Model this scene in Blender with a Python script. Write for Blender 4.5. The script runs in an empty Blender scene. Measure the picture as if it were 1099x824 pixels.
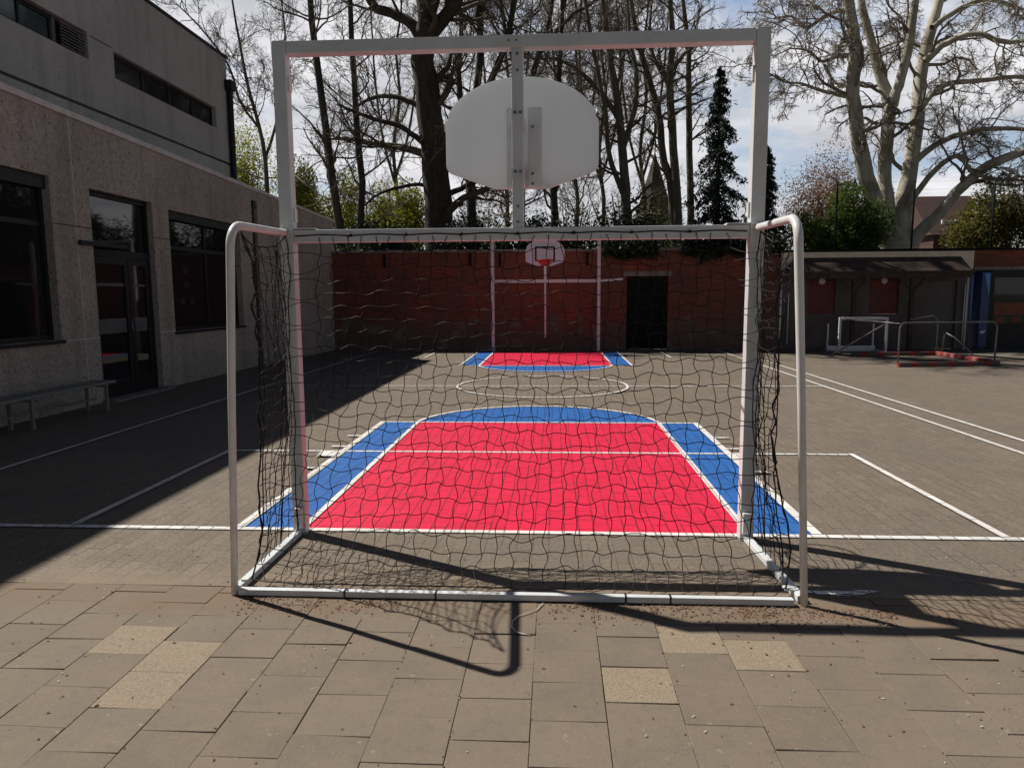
import bpy, bmesh, math, random
import numpy as np
from mathutils import Vector, Matrix
random.seed(7)
RNG = np.random.default_rng(11)
scene = bpy.context.scene
COL = scene.collection
PI = math.pi

# ------------------------------------------------------------------ camera
F_PX, PITCH, YAW, ROLL = 764.0646, 0.123201908, 0.0610090976, -0.00632407766
CAM = np.array([0.236211542, -4.84961973, 1.66])
_f = np.array([-math.sin(YAW)*math.cos(PITCH), math.cos(YAW)*math.cos(PITCH), -math.sin(PITCH)])
_r0 = np.array([math.cos(YAW), math.sin(YAW), 0.0]); _u0 = np.cross(_r0, _f)
_r = math.cos(ROLL)*_r0 + math.sin(ROLL)*_u0
_u = -math.sin(ROLL)*_r0 + math.cos(ROLL)*_u0
def at(px, py, Y):
    "point of the plane at depth Y that was measured at photo pixel px, py"
    d = _f + _r*(px-549.5)/F_PX - _u*(py-412)/F_PX
    return CAM + d*(Y-CAM[1])/d[1]
cd = bpy.data.cameras.new('camera'); cam = bpy.data.objects.new('camera', cd); COL.objects.link(cam)
M = Matrix(((_r[0], _u[0], -_f[0], CAM[0]), (_r[1], _u[1], -_f[1], CAM[1]), (_r[2], _u[2], -_f[2], CAM[2]), (0,0,0,1)))
cam.matrix_world = M
cd.sensor_fit = 'HORIZONTAL'; cd.sensor_width = 36; cd.lens = F_PX/1099*36
cd.clip_start = 0.05; cd.clip_end = 3000
scene.camera = cam

# ------------------------------------------------------------------ materials
def nodes_of(name):
    m = bpy.data.materials.new(name); m.use_nodes = True
    nt = m.node_tree; b = nt.nodes['Principled BSDF']
    return m, nt, b
def N(nt, typ, **kw):
    n = nt.nodes.new(typ)
    for k, v in kw.items(): setattr(n, k, v)
    return n
def coord(nt, kind='Object'):
    return N(nt, 'ShaderNodeTexCoord').outputs[kind]
def geo_pos(nt):
    return N(nt, 'ShaderNodeNewGeometry').outputs['Position']
def noise(nt, vec, scale, detail=4, rough=.55, dist=0):
    n = N(nt, 'ShaderNodeTexNoise'); n.inputs['Scale'].default_value = scale
    n.inputs['Detail'].default_value = detail; n.inputs['Roughness'].default_value = rough
    n.inputs['Distortion'].default_value = dist
    nt.links.new(vec, n.inputs['Vector']); return n
def ramp(nt, fac, stops):
    r = N(nt, 'ShaderNodeValToRGB'); e = r.color_ramp.elements
    while len(e) < len(stops): e.new(0.5)
    for el, (p, c) in zip(e, stops):
        el.position = p; el.color = (c, c, c, 1) if not hasattr(c, '__len__') else (*c, 1)
    nt.links.new(fac, r.inputs['Fac']); return r.outputs['Color']
def mix(nt, fac, a, b, mode='MIX'):
    n = N(nt, 'ShaderNodeMix', data_type='RGBA', blend_type=mode)
    for sock, v in ((n.inputs[0], fac), (n.inputs[6], a), (n.inputs[7], b)):
        if isinstance(v, bpy.types.NodeSocket): nt.links.new(v, sock)
        elif hasattr(v, '__len__'): sock.default_value = (*v, 1) if len(v) == 3 else v
        else: sock.default_value = v if sock == n.inputs[0] else (v, v, v, 1)
    return n.outputs[2]
def math_n(nt, op, a, b=None, clamp=False):
    n = N(nt, 'ShaderNodeMath', operation=op); n.use_clamp = clamp
    for i, v in enumerate((a, b)):
        if v is None: continue
        if isinstance(v, bpy.types.NodeSocket): nt.links.new(v, n.inputs[i])
        else: n.inputs[i].default_value = v
    return n.outputs[0]
def bump(nt, b, h, strength=.3, dist=.01):
    n = N(nt, 'ShaderNodeBump'); n.inputs['Strength'].default_value = strength; n.inputs['Distance'].default_value = dist
    nt.links.new(h, n.inputs['Height']); nt.links.new(n.outputs['Normal'], b.inputs['Normal'])
def simple(name, c, c2=None, scale=20, rough=.6, metallic=0, bmp=0, spec=.5, detail=5):
    m, nt, b = nodes_of(name)
    c2 = c2 or tuple(x*.75 for x in c)
    v = coord(nt)
    n = noise(nt, v, scale, detail)
    col = mix(nt, ramp(nt, n.outputs['Fac'], [(.35, 0), (.65, 1)]), c, c2)
    nt.links.new(col, b.inputs['Base Color'])
    b.inputs['Roughness'].default_value = rough; b.inputs['Metallic'].default_value = metallic
    b.inputs['Specular IOR Level'].default_value = spec
    if bmp: bump(nt, b, n.outputs['Fac'], bmp, .01)
    return m
def paver_coords(nt, rot=True):
    p = geo_pos(nt); s = N(nt, 'ShaderNodeSeparateXYZ'); nt.links.new(p, s.inputs[0])
    c = N(nt, 'ShaderNodeCombineXYZ')
    nt.links.new(s.outputs['Y'], c.inputs['X']); nt.links.new(s.outputs['X'], c.inputs['Y'])
    return p, c.outputs[0], s
def paver_tex(nt, vec, mortar=.0035):
    # wobble a little so the courses are not ruler straight
    n = noise(nt, vec, 1.7, 3)
    vm = N(nt, 'ShaderNodeVectorMath', operation='MULTIPLY_ADD')
    nt.links.new(n.outputs['Color'], vm.inputs[0]); vm.inputs[1].default_value = (.03, .03, 0)
    nt.links.new(vec, vm.inputs[2])
    br = N(nt, 'ShaderNodeTexBrick'); br.offset = .5
    br.inputs['Scale'].default_value = 1; br.inputs['Brick Width'].default_value = .212
    br.inputs['Row Height'].default_value = .106; br.inputs['Mortar Size'].default_value = mortar
    br.inputs['Mortar Smooth'].default_value = .3
    br.inputs['Color1'].default_value = (0, 0, 0, 1); br.inputs['Color2'].default_value = (1, 1, 1, 1)
    br.inputs['Mortar'].default_value = (.5, .5, .5, 1)
    nt.links.new(vm.outputs[0], br.inputs['Vector'])
    return br

def mat_pavers():
    m, nt, b = nodes_of('concrete pavers')
    p, vec, s = paver_coords(nt)
    br = paver_tex(nt, vec)
    base = mix(nt, br.outputs['Color'], (.155, .122, .092), (.205, .163, .123))
    big = noise(nt, p, .55, 6, .6)
    base = mix(nt, ramp(nt, big.outputs['Fac'], [(.35, 0), (.7, .75)]), base, (.14, .118, .094))
    speck = noise(nt, p, 130, 2)
    base = mix(nt, ramp(nt, speck.outputs['Fac'], [(.55, 0), (.7, .75)]), base, (.34, .29, .235))
    fine = noise(nt, p, 40, 4)
    base = mix(nt, ramp(nt, fine.outputs['Fac'], [(.32, .7), (.58, 0)]), base, (.1, .08, .062))
    jm = noise(nt, p, 3.1, 3)
    jfac = math_n(nt, 'MULTIPLY', br.outputs['Fac'], ramp(nt, jm.outputs['Fac'], [(.4, .12), (.62, 1)]))
    base = mix(nt, jfac, base, (.055, .045, .035))
    # sandy drift where the pavers meet the slabs
    sn = noise(nt, p, 2.2, 5)
    sy = math_n(nt, 'ADD', s.outputs['Y'], math_n(nt, 'MULTIPLY', sn.outputs['Fac'], .9))
    sand = ramp(nt, math_n(nt, 'ADD', sy, .6), [(.0, .75), (.42, 0)])
    base = mix(nt, sand, base, (.235, .178, .125))
    nt.links.new(base, b.inputs['Base Color']); b.inputs['Roughness'].default_value = .85
    b.inputs['Specular IOR Level'].default_value = .25
    h = math_n(nt, 'SUBTRACT', math_n(nt, 'MULTIPLY', speck.outputs['Fac'], .25), jfac)
    bump(nt, b, h, .5, .006)
    return m
def mat_court(name, c, c2, joint, wear=(.2, .16, .12), wearamt=.25, rough=.55):
    m, nt, b = nodes_of(name)
    p, vec, s = paver_coords(nt)
    br = paver_tex(nt, vec, .0065)
    n = noise(nt, p, 2.5, 6, .65)
    base = mix(nt, ramp(nt, n.outputs['Fac'], [(.35, 0), (.7, 1)]), c, c2)
    base = mix(nt, math_n(nt, 'MULTIPLY', br.outputs['Color'], .26), base, joint)
    sc_ = noise(nt, p, 1.1, 7, .72)
    base = mix(nt, math_n(nt, 'MULTIPLY', ramp(nt, sc_.outputs['Fac'], [(.5, 0), (.72, 1)]), wearamt*.7), base, joint)
    jm = noise(nt, p, 4.0, 3)
    jfac = math_n(nt, 'MULTIPLY', br.outputs['Fac'], ramp(nt, jm.outputs['Fac'], [(.4, .4), (.58, 1)]))
    base = mix(nt, jfac, base, tuple(c_*.5 for c_ in joint))
    w = noise(nt, p, 55, 5, .7)
    base = mix(nt, math_n(nt, 'MULTIPLY', ramp(nt, w.outputs['Fac'], [(.6, 0), (.72, 1)]), wearamt), base, wear)
    nt.links.new(base, b.inputs['Base Color']); b.inputs['Roughness'].default_value = rough
    b.inputs['Specular IOR Level'].default_value = .3
    bump(nt, b, math_n(nt, 'SUBTRACT', math_n(nt, 'MULTIPLY', w.outputs['Fac'], .3), jfac), .5, .005)
    return m
def mat_slab():
    m, nt, b = nodes_of('paving slabs')
    p = geo_pos(nt)
    a = N(nt, 'ShaderNodeVertexColor', layer_name='slab_tone')
    n1 = noise(nt, p, 3.2, 6, .6); n2 = noise(nt, p, 90, 3); n3 = noise(nt, p, 22, 5, .7)
    base = mix(nt, ramp(nt, n1.outputs['Fac'], [(.35, 0), (.7, .55)]), a.outputs['Color'], (.215, .165, .12))
    base = mix(nt, ramp(nt, n3.outputs['Fac'], [(.3, .35), (.5, 0)]), base, (.115, .09, .068))
    base = mix(nt, ramp(nt, n2.outputs['Fac'], [(.6, 0), (.75, .5)]), base, (.33, .28, .23))
    n4 = noise(nt, p, 9, 6, .75); n5 = noise(nt, p, 1.0, 3)
    base = mix(nt, math_n(nt, 'MULTIPLY', ramp(nt, n4.outputs['Fac'], [(.62, 0), (.68, .75)]), ramp(nt, n5.outputs['Fac'], [(.45, 0), (.6, 1)])), base, (.075, .058, .035))
    n6 = noise(nt, p, 17, 4, .5)
    base = mix(nt, ramp(nt, n6.outputs['Fac'], [(.68, 0), (.72, .45)]), base, (.30, .265, .22))
    # gravel grain on the aggregate slabs only (alpha of the tone attribute)
    vo = N(nt, 'ShaderNodeTexVoronoi'); vo.inputs['Scale'].default_value = 170; nt.links.new(p, vo.inputs['Vector'])
    grain = mix(nt, vo.outputs['Color'], (.13, .10, .07), (.38, .31, .225))
    base = mix(nt, math_n(nt, 'MULTIPLY', a.outputs['Alpha'], .5), base, grain)
    # soil washed out beside the goal bar, blotchy
    s = N(nt, 'ShaderNodeSeparateXYZ'); nt.links.new(p, s.inputs[0])
    dn = noise(nt, p, 7, 7, .7)
    yy = math_n(nt, 'ADD', s.outputs['Y'], math_n(nt, 'MULTIPLY', dn.outputs['Fac'], .5))
    soil = ramp(nt, math_n(nt, 'ADD', yy, 1.3), [(.16, 0), (.27, .95), (.5, .95), (.62, .3)])
    br2 = ramp(nt, noise(nt, p, 1.3, 3).outputs['Fac'], [(.38, .3), (.58, 1)])
    base = mix(nt, math_n(nt, 'MULTIPLY', soil, br2), base, (.175, .122, .082))
    nt.links.new(base, b.inputs['Base Color']); b.inputs['Roughness'].default_value = .85
    b.inputs['Specular IOR Level'].default_value = .25
    bump(nt, b, math_n(nt, 'ADD', n2.outputs['Fac'], n3.outputs['Fac']), .25, .004)
    return m
def mat_pebble(name, ca, cb, dark=.75):
    m, nt, b = nodes_of(name)
    p = geo_pos(nt)
    vo = N(nt, 'ShaderNodeTexVoronoi'); vo.inputs['Scale'].default_value = 30; nt.links.new(p, vo.inputs['Vector'])
    big = noise(nt, p, .7, 6, .65)
    base = mix(nt, vo.outputs['Color'], ca, cb)
    hole = noise(nt, p, 15, 3)
    base = mix(nt, ramp(nt, hole.outputs['Fac'], [(.60, 0), (.66, dark)]), base, tuple(x*.3 for x in ca))
    base = mix(nt, ramp(nt, noise(nt, p, 21, 2).outputs['Fac'], [(.65, 0), (.70, .7)]), base, (.68, .63, .58))
    base = mix(nt, ramp(nt, big.outputs['Fac'], [(.35, 0), (.75, .45)]), base, tuple(x*.5 for x in ca))
    mp = N(nt, 'ShaderNodeMapping'); mp.inputs['Scale'].default_value = (1.6, 1.6, .12); nt.links.new(p, mp.inputs['Vector'])
    st = noise(nt, mp.outputs[0], 2.2, 4)
    base = mix(nt, ramp(nt, st.outputs['Fac'], [(.5, 0), (.75, .4)]), base, tuple(x*.45 for x in ca))
    nt.links.new(base, b.inputs['Base Color']); b.inputs['Roughness'].default_value = .95
    b.inputs['Specular IOR Level'].default_value = .15
    bump(nt, b, vo.outputs['Distance'], .7, .012)
    return m
def mat_brick(name='old red brick', k=1.0):
    m, nt, b = nodes_of(name)
    p = geo_pos(nt); s = N(nt, 'ShaderNodeSeparateXYZ'); nt.links.new(p, s.inputs[0])
    c = N(nt, 'ShaderNodeCombineXYZ'); nt.links.new(s.outputs['X'], c.inputs['X']); nt.links.new(s.outputs['Z'], c.inputs['Y'])
    br = N(nt, 'ShaderNodeTexBrick'); br.inputs['Scale'].default_value = 1
    br.inputs['Brick Width'].default_value = .22; br.inputs['Row Height'].default_value = .068
    br.inputs['Mortar Size'].default_value = .006; br.inputs['Mortar Smooth'].default_value = .4
    br.inputs['Color1'].default_value = (.30*k, .068*k, .036*k, 1); br.inputs['Color2'].default_value = (.13*k, .036*k, .022*k, 1)
    br.inputs['Mortar'].default_value = (.15*k, .07*k, .045*k, 1)
    nt.links.new(c.outputs[0], br.inputs['Vector'])
    big = noise(nt, p, .9, 7, .7)
    base = mix(nt, ramp(nt, big.outputs['Fac'], [(.38, 0), (.62, .8)]), br.outputs['Color'], (.11, .05, .036))
    # algae and old render in ragged patches low on the wall
    gn = noise(nt, p, 1.5, 6, .7)
    hz = math_n(nt, 'ADD', s.outputs['Z'], math_n(nt, 'MULTIPLY', gn.outputs['Fac'], -2.2))
    grime = ramp(nt, math_n(nt, 'ADD', math_n(nt, 'MULTIPLY', hz, .5), .5), [(.3, .65), (.52, 0)])
    base = mix(nt, grime, base, (.11, .088, .07))
    pn = noise(nt, p, 2.3, 4)
    patch = math_n(nt, 'MULTIPLY', ramp(nt, pn.outputs['Fac'], [(.57, 0), (.62, .6)]), ramp(nt, math_n(nt, 'MULTIPLY', s.outputs['Z'], .5), [(.3, 1), (.65, 0)]))
    base = mix(nt, patch, base, (.2, .17, .145))
    nt.links.new(base, b.inputs['Base Color']); b.inputs['Roughness'].default_value = .9
    bump(nt, b, br.outputs['Fac'], -.5, .01)
    return m
def mat_leaf(name, c1, c2, trans=.25, rough=.5):
    m, nt, b = nodes_of(name)
    n = noise(nt, geo_pos(nt), 1.7, 3)
    n2 = noise(nt, geo_pos(nt), 25, 1)
    f = math_n(nt, 'ADD', math_n(nt, 'MULTIPLY', n.outputs['Fac'], .6), math_n(nt, 'MULTIPLY', n2.outputs['Fac'], .4))
    col = mix(nt, ramp(nt, f, [(.38, 0), (.62, 1)]), c1, c2)
    nt.links.new(col, b.inputs['Base Color']); b.inputs['Roughness'].default_value = rough
    b.inputs['Specular IOR Level'].default_value = .25
    tr = N(nt, 'ShaderNodeBsdfTranslucent'); nt.links.new(col, tr.inputs['Color'])
    ms = N(nt, 'ShaderNodeMixShader'); ms.inputs[0].default_value = trans
    nt.links.new(b.outputs[0], ms.inputs[1]); nt.links.new(tr.outputs[0], ms.inputs[2])
    nt.links.new(ms.outputs[0], nt.nodes['Material Output'].inputs['Surface'])
    return m
def mat_bark(name, c1, c2, scale, moss=0, c3=None):
    m, nt, b = nodes_of(name)
    p = geo_pos(nt)
    mp = N(nt, 'ShaderNodeMapping'); mp.inputs['Scale'].default_value = (1, 1, .3); nt.links.new(p, mp.inputs['Vector'])
    n = noise(nt, mp.outputs[0], scale, 6, .65)
    col = mix(nt, ramp(nt, n.outputs['Fac'], [(.42, 0), (.58, 1)]), c1, c2)
    if c3:
        n3 = noise(nt, p, 1.1, 4)
        col = mix(nt, ramp(nt, n3.outputs['Fac'], [(.5, 0), (.66, .8)]), col, c3)
    nt.links.new(col, b.inputs['Base Color']); b.inputs['Roughness'].default_value = .9
    bump(nt, b, n.outputs['Fac'], .6, .03)
    return m
def mat_board():
    m, nt, b = nodes_of('white fibreglass board')
    n = noise(nt, coord(nt), 3, 4)
    col = mix(nt, n.outputs['Fac'], (.74, .78, .79), (.69, .73, .74))
    nt.links.new(col, b.inputs['Base Color']); b.inputs['Roughness'].default_value = .45
    tr = N(nt, 'ShaderNodeBsdfTranslucent'); tr.inputs['Color'].default_value = (.80, .84, .85, 1)
    ms = N(nt, 'ShaderNodeMixShader'); ms.inputs[0].default_value = .36
    nt.links.new(b.outputs[0], ms.inputs[1]); nt.links.new(tr.outputs[0], ms.inputs[2])
    nt.links.new(ms.outputs[0], nt.nodes['Material Output'].inputs['Surface'])
    return m
def mat_glass(name='dark window glass', base=(.012, .014, .015), rough=.03):
    m, nt, b = nodes_of(name)
    n = noise(nt, geo_pos(nt), .8, 2)
    b.inputs['Base Color'].default_value = (*base, 1); b.inputs['Roughness'].default_value = rough
    b.inputs['Specular IOR Level'].default_value = .5
    bump(nt, b, n.outputs['Fac'], .05, .02)
    return m
def mat_stripes(name, c1, c2, period):
    m, nt, b = nodes_of(name)
    s = N(nt, 'ShaderNodeSeparateXYZ'); nt.links.new(coord(nt), s.inputs[0])
    x = math_n(nt, 'ADD', s.outputs['X'], s.outputs['Y'])
    f = math_n(nt, 'FRACT', math_n(nt, 'MULTIPLY', x, 1/period))
    n = noise(nt, geo_pos(nt), 14, 4)
    col = mix(nt, math_n(nt, 'GREATER_THAN', f, .5), c1, c2)
    col = mix(nt, ramp(nt, n.outputs['Fac'], [(.5, 0), (.7, .5)]), col, (.12, .09, .08))
    nt.links.new(col, b.inputs['Base Color']); b.inputs['Roughness'].default_value = .6
    return m

MT = {}
MT['pavers'] = mat_pavers()
MT['red'] = mat_court('red court paint', (.72, .013, .062), (.62, .010, .05), (.42, .006, .03), wear=(.55, .06, .09))
MT['blue'] = mat_court('blue court paint', (.022, .135, .43), (.018, .11, .37), (.01, .06, .22), wear=(.06, .2, .46))
MT['line'] = mat_court('white line paint', (.80, .775, .75), (.72, .69, .66), (.36, .32, .28), wear=(.3, .26, .22), wearamt=.5)
MT['slab'] = mat_slab()
MT['soil'] = simple('joint soil', (.085, .067, .05), (.13, .105, .078), 30, .95)
MT['ground'] = simple('rough ground', (.10, .09, .07), (.06, .065, .04), 1.5, .95)
def mat_metal(name, c, c2, rough):
    m, nt, b = nodes_of(name); p = geo_pos(nt)
    n = noise(nt, p, 5, 6, .65); col = mix(nt, ramp(nt, n.outputs['Fac'], [(.35, 0), (.7, 1)]), c, c2)
    sc_ = N(nt, 'ShaderNodeMapping'); sc_.inputs['Scale'].default_value = (14, 14, 3.2); nt.links.new(p, sc_.inputs['Vector'])
    ch = noise(nt, sc_.outputs[0], 2.2, 8, .78)
    col = mix(nt, ramp(nt, ch.outputs['Fac'], [(.63, 0), (.68, .75)]), col, (.30, .27, .245))
    col = mix(nt, ramp(nt, ch.outputs['Fac'], [(.71, 0), (.73, .8)]), col, (.14, .07, .04))
    nt.links.new(col, b.inputs['Base Color']); b.inputs['Roughness'].default_value = rough
    return m
MT['white'] = mat_metal('white powder coat', (.68, .70, .70), (.56, .57, .565), .38)
MT['whitetube'] = mat_metal('white tube paint', (.74, .735, .725), (.6, .585, .565), .33)
MT['board'] = mat_board()
MT['boardfar'] = simple('white board face', (.76, .86, .88), (.71, .80, .82), 5, .45)
MT['black'] = simple('black paint and recess shade', (.012, .012, .012), None, 10, .5)
MT['cord'] = simple('black net cord', (.009, .0085, .0085), (.014, .013, .013), 40, .6, 0, 0, .22)
MT['bolt'] = simple('zinc bolt', (.25, .24, .23), (.12, .12, .12), 60, .4, .8)
MT['rim'] = simple('red rim paint', (.62, .03, .03), (.5, .02, .02), 20, .4)
MT['pebble'] = mat_pebble('pebbledash concrete', (.32, .29, .245), (.50, .455, .39))
MT['render'] = mat_pebble('grey rough render', (.47, .46, .43), (.53, .52, .49), .3)
MT['coping'] = simple('concrete coping', (.62, .60, .56), (.50, .48, .45), 6, .8)
MT['darkmetal'] = simple('dark window frame', (.009, .010, .011), (.016, .017, .018), 8, .5, 0, 0, .3)
MT['glass'] = mat_glass()
MT['glassblue'] = mat_glass('upper window glass', (.02, .026, .03), .06)
MT['frost'] = simple('frosted band and reflection strip', (.10, .115, .12), (.07, .08, .085), 6, .5)
MT['sticker'] = simple('dark paper', (.012, .010, .009), None, 10, .8)
MT['bench'] = simple('weathered grey-green plank', (.22, .23, .20), (.14, .15, .13), 14, .7)
MT['brick'] = mat_brick()
MT['stone'] = simple('stone lintel', (.24, .215, .185), (.15, .135, .12), 7, .9)
MT['blackgate'] = simple('black steel gate', (.007, .008, .007), (.011, .011, .010), 12, .7, 0, 0, .12)
MT['plaster'] = simple('brown-grey plaster', (.135, .108, .098), (.09, .075, .07), 1.7, .9)
MT['beige'] = simple('beige fascia', (.78, .68, .53), (.66, .57, .45), 4, .8)
MT['woodroof'] = simple('weathered shelter boards', (.085, .06, .05), (.055, .04, .035), 5, .9, 0, 0, .15)
MT['shutter'] = simple('dark red shutter', (.15, .022, .016), (.10, .016, .012), 5, .6)
MT['greydoor'] = simple('grey door', (.115, .105, .095), (.09, .082, .075), 3, .7)
MT['signwhite'] = simple('white sign', (.86, .86, .85), (.78, .78, .77), 8, .5)
MT['signgrey'] = simple('grey symbol', (.22, .22, .22), None, 8, .6)
MT['bluepanel'] = simple('blue panel', (.005, .04, .18), (.004, .028, .12), 3, .35)
MT['lightblue'] = simple('light blue print', (.07, .33, .75), (.05, .25, .65), 3, .35)
MT['orange'] = simple('orange reflection and labels', (.22, .055, .016), (.12, .03, .012), 3, .6)
MT['greymetal'] = simple('grey tube', (.20, .20, .20), (.13, .13, .13), 15, .45, .3)
MT['darkpole'] = simple('dark pole', (.035, .03, .028), (.05, .045, .04), 15, .6)
MT['stripe'] = mat_stripes('red and grey striped bar', (.30, .02, .02), (.085, .075, .07), .5)
MT['stripew'] = mat_stripes('red and white striped bar', (.34, .018, .024), (.30, .14, .125), .34)
MT['greenpost'] = simple('green fence post', (.006, .014, .009), (.01, .02, .012), 10, .9, 0, 0, .1)
MT['bark'] = mat_bark('dark bark', (.035, .028, .021), (.06, .048, .036), 6)
MT['barkgreen'] = mat_bark('grey-brown bark', (.085, .072, .054), (.14, .118, .086), 7)
MT['twig'] = simple('dark twigs', (.085, .067, .046), (.12, .095, .066), 1, .9)
MT['barkplane'] = mat_bark('pale flaking bark', (.50, .47, .39), (.36, .33, .26), 2.4, c3=(.22, .19, .13))
MT['twigplane'] = simple('plane twigs', (.19, .155, .12), (.29, .25, .195), 1, .9)
MT['conifer'] = mat_leaf('conifer needles', (.010, .022, .013), (.022, .042, .022), .05, .6)
MT['leafyellow'] = mat_leaf('young yellow-green leaves', (.36, .35, .035), (.22, .235, .028), .55)
MT['leafgreen'] = mat_leaf('fresh green leaves', (.125, .175, .035), (.07, .11, .025), .5)
MT['leafolive'] = mat_leaf('olive leaves', (.17, .15, .035), (.09, .09, .022), .45)
MT['leafdark'] = mat_leaf('dark evergreen leaves', (.012, .024, .010), (.028, .045, .016), .1)
MT['leafbrown'] = mat_leaf('russet buds', (.34, .18, .085), (.2, .11, .055), .5)
MT['litter'] = simple('dry leaf litter', (.10, .052, .03), (.17, .09, .048), 30, .9)
MT['pebbles'] = simple('pale grit', (.5, .46, .4), (.3, .27, .22), 40, .8)
MT['string'] = simple('white cord', (.78, .77, .74), None, 40, .6)
MT['roofred'] = simple('red house brick', (.075, .032, .024), (.055, .025, .02), 4, .9)
MT['rooftile'] = simple('red roof tiles', (.07, .034, .026), (.05, .026, .021), 6, .9)
MT['spire'] = simple('brown spire tiles', (.075, .058, .034), (.052, .042, .026), 3, .9)

# ------------------------------------------------------------------ mesh helpers
class MB:
    def __init__(self): self.v = []; self.f = []; self.smooth = False
    def add(self, v, f):
        o = len(self.v); self.v += [tuple(map(float, p)) for p in v]; self.f += [tuple(o+i for i in q) for q in f]; return self
    def box(self, a, b, bev=0):
        x0, y0, z0 = a; x1, y1, z1 = b
        if bev <= 0:
            self.add([(x0,y0,z0),(x1,y0,z0),(x1,y1,z0),(x0,y1,z0),(x0,y0,z1),(x1,y0,z1),(x1,y1,z1),(x0,y1,z1)],
                     [(0,3,2,1),(4,5,6,7),(0,1,5,4),(1,2,6,5),(2,3,7,6),(3,0,4,7)])
        else:
            bm = bmesh.new(); bmesh.ops.create_cube(bm, size=1)
            for v in bm.verts:
                v.co = Vector((x0 if v.co.x < 0 else x1, y0 if v.co.y < 0 else y1, z0 if v.co.z < 0 else z1))
            bmesh.ops.bevel(bm, geom=bm.edges[:], offset=bev, segments=2, affect='EDGES', profile=.5)
            bm.verts.index_update()
            self.add([v.co[:] for v in bm.verts], [[v.index for v in f.verts] for f in bm.faces]); bm.free()
        return self
    def obox(self, p, q, w, h, bev=0):
        "bar from p to q, w wide sideways, h tall"
        p, q = Vector(p), Vector(q); d = (q-p); L = d.length; d.normalize()
        up = Vector((0,0,1)) if abs(d.z) < .95 else Vector((0,1,0))
        s = d.cross(up).normalized(); t = s.cross(d)
        t_ = MB().box((-w/2, 0, -h/2), (w/2, L, h/2), bev)
        self.add([tuple(p + s*x + d*y + t*z) for x, y, z in t_.v], t_.f); return self
    def tube(self, pts, r, n=8, cap=True):
        pts = [Vector(p) for p in pts]
        rs = r if hasattr(r, '__len__') else [r]*len(pts)
        o = len(self.v); prev = None
        for i, p in enumerate(pts):
            t = (pts[min(i+1, len(pts)-1)] - pts[max(i-1, 0)]).normalized()
            if prev is None:
                a = Vector((0,0,1)) if abs(t.z) < .9 else Vector((1,0,0)); a = (a - t*a.dot(t)).normalized()
            else:
                a = (prev - t*prev.dot(t)).normalized()
            prev = a; b = t.cross(a)
            for k in range(n):
                an = 2*PI*k/n; self.v.append(tuple(p + (a*math.cos(an) + b*math.sin(an))*rs[i]))
        for i in range(len(pts)-1):
            for k in range(n):
                k2 = (k+1) % n
                self.f.append((o+i*n+k, o+i*n+k2, o+(i+1)*n+k2, o+(i+1)*n+k))
        if cap:
            self.f.append(tuple(o+k for k in reversed(range(n)))); e = o+(len(pts)-1)*n
            self.f.append(tuple(e+k for k in range(n)))
        return self
    def prism(self, outline, ax, c0, c1):
        "outline of 2D points in the plane normal to axis ax, from c0 to c1"
        n = len(outline)
        def P(a, b, c):
            return {0: (c, a, b), 1: (a, c, b), 2: (a, b, c)}[ax]
        v = [P(a, b, c0) for a, b in outline] + [P(a, b, c1) for a, b in outline]
        f = [tuple(range(n)), tuple(reversed(range(n, 2*n)))] + [(i, n+i, n+(i+1) % n, (i+1) % n) for i in range(n)]
        return self.add(v, f)
    def disc(self, c, r, ax, d, n=14):
        out = [(c[(ax+1) % 3] + r*math.cos(2*PI*k/n), c[(ax+2) % 3] + r*math.sin(2*PI*k/n)) for k in range(n)]
        if ax == 1: out = [(b, a) for a, b in out]
        return self.prism(out, ax, c[ax], c[ax]+d)
    def build(self, name, mat, parent=None, smooth=False, origin=None):
        me = bpy.data.meshes.new(name); v = self.v
        if origin is not None: v = [(x-origin[0], y-origin[1], z-origin[2]) for x, y, z in v]
        me.from_pydata(v, [], self.f); me.update()
        bm = bmesh.new(); bm.from_mesh(me); bmesh.ops.recalc_face_normals(bm, faces=bm.faces[:]); bm.to_mesh(me); bm.free()
        if smooth:
            me.polygons.foreach_set('use_smooth', [True]*len(me.polygons))
        me.materials.append(mat)
        o = bpy.data.objects.new(name, me); COL.objects.link(o)
        if parent is not None:
            o.parent = parent
            if origin is None and parent.location.length > 0 and parent.parent is None and parent.type == 'EMPTY':
                o.matrix_parent_inverse = Matrix.Translation(-parent.location)
        elif origin is not None: o.location = origin
        return o
def tag(o, label, cat, group=None):
    o['label'] = label; o['category'] = cat
    if group: o['group'] = group
    return o
def thing(name, loc, label, cat, group=None):
    o = bpy.data.objects.new(name, None); COL.objects.link(o); o.location = loc
    o.empty_display_size = .2
    return tag(o, label, cat, group)
def struct(o): o['kind'] = 'structure'; return o
def stuff(o): o['kind'] = 'stuff'; return o
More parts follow.
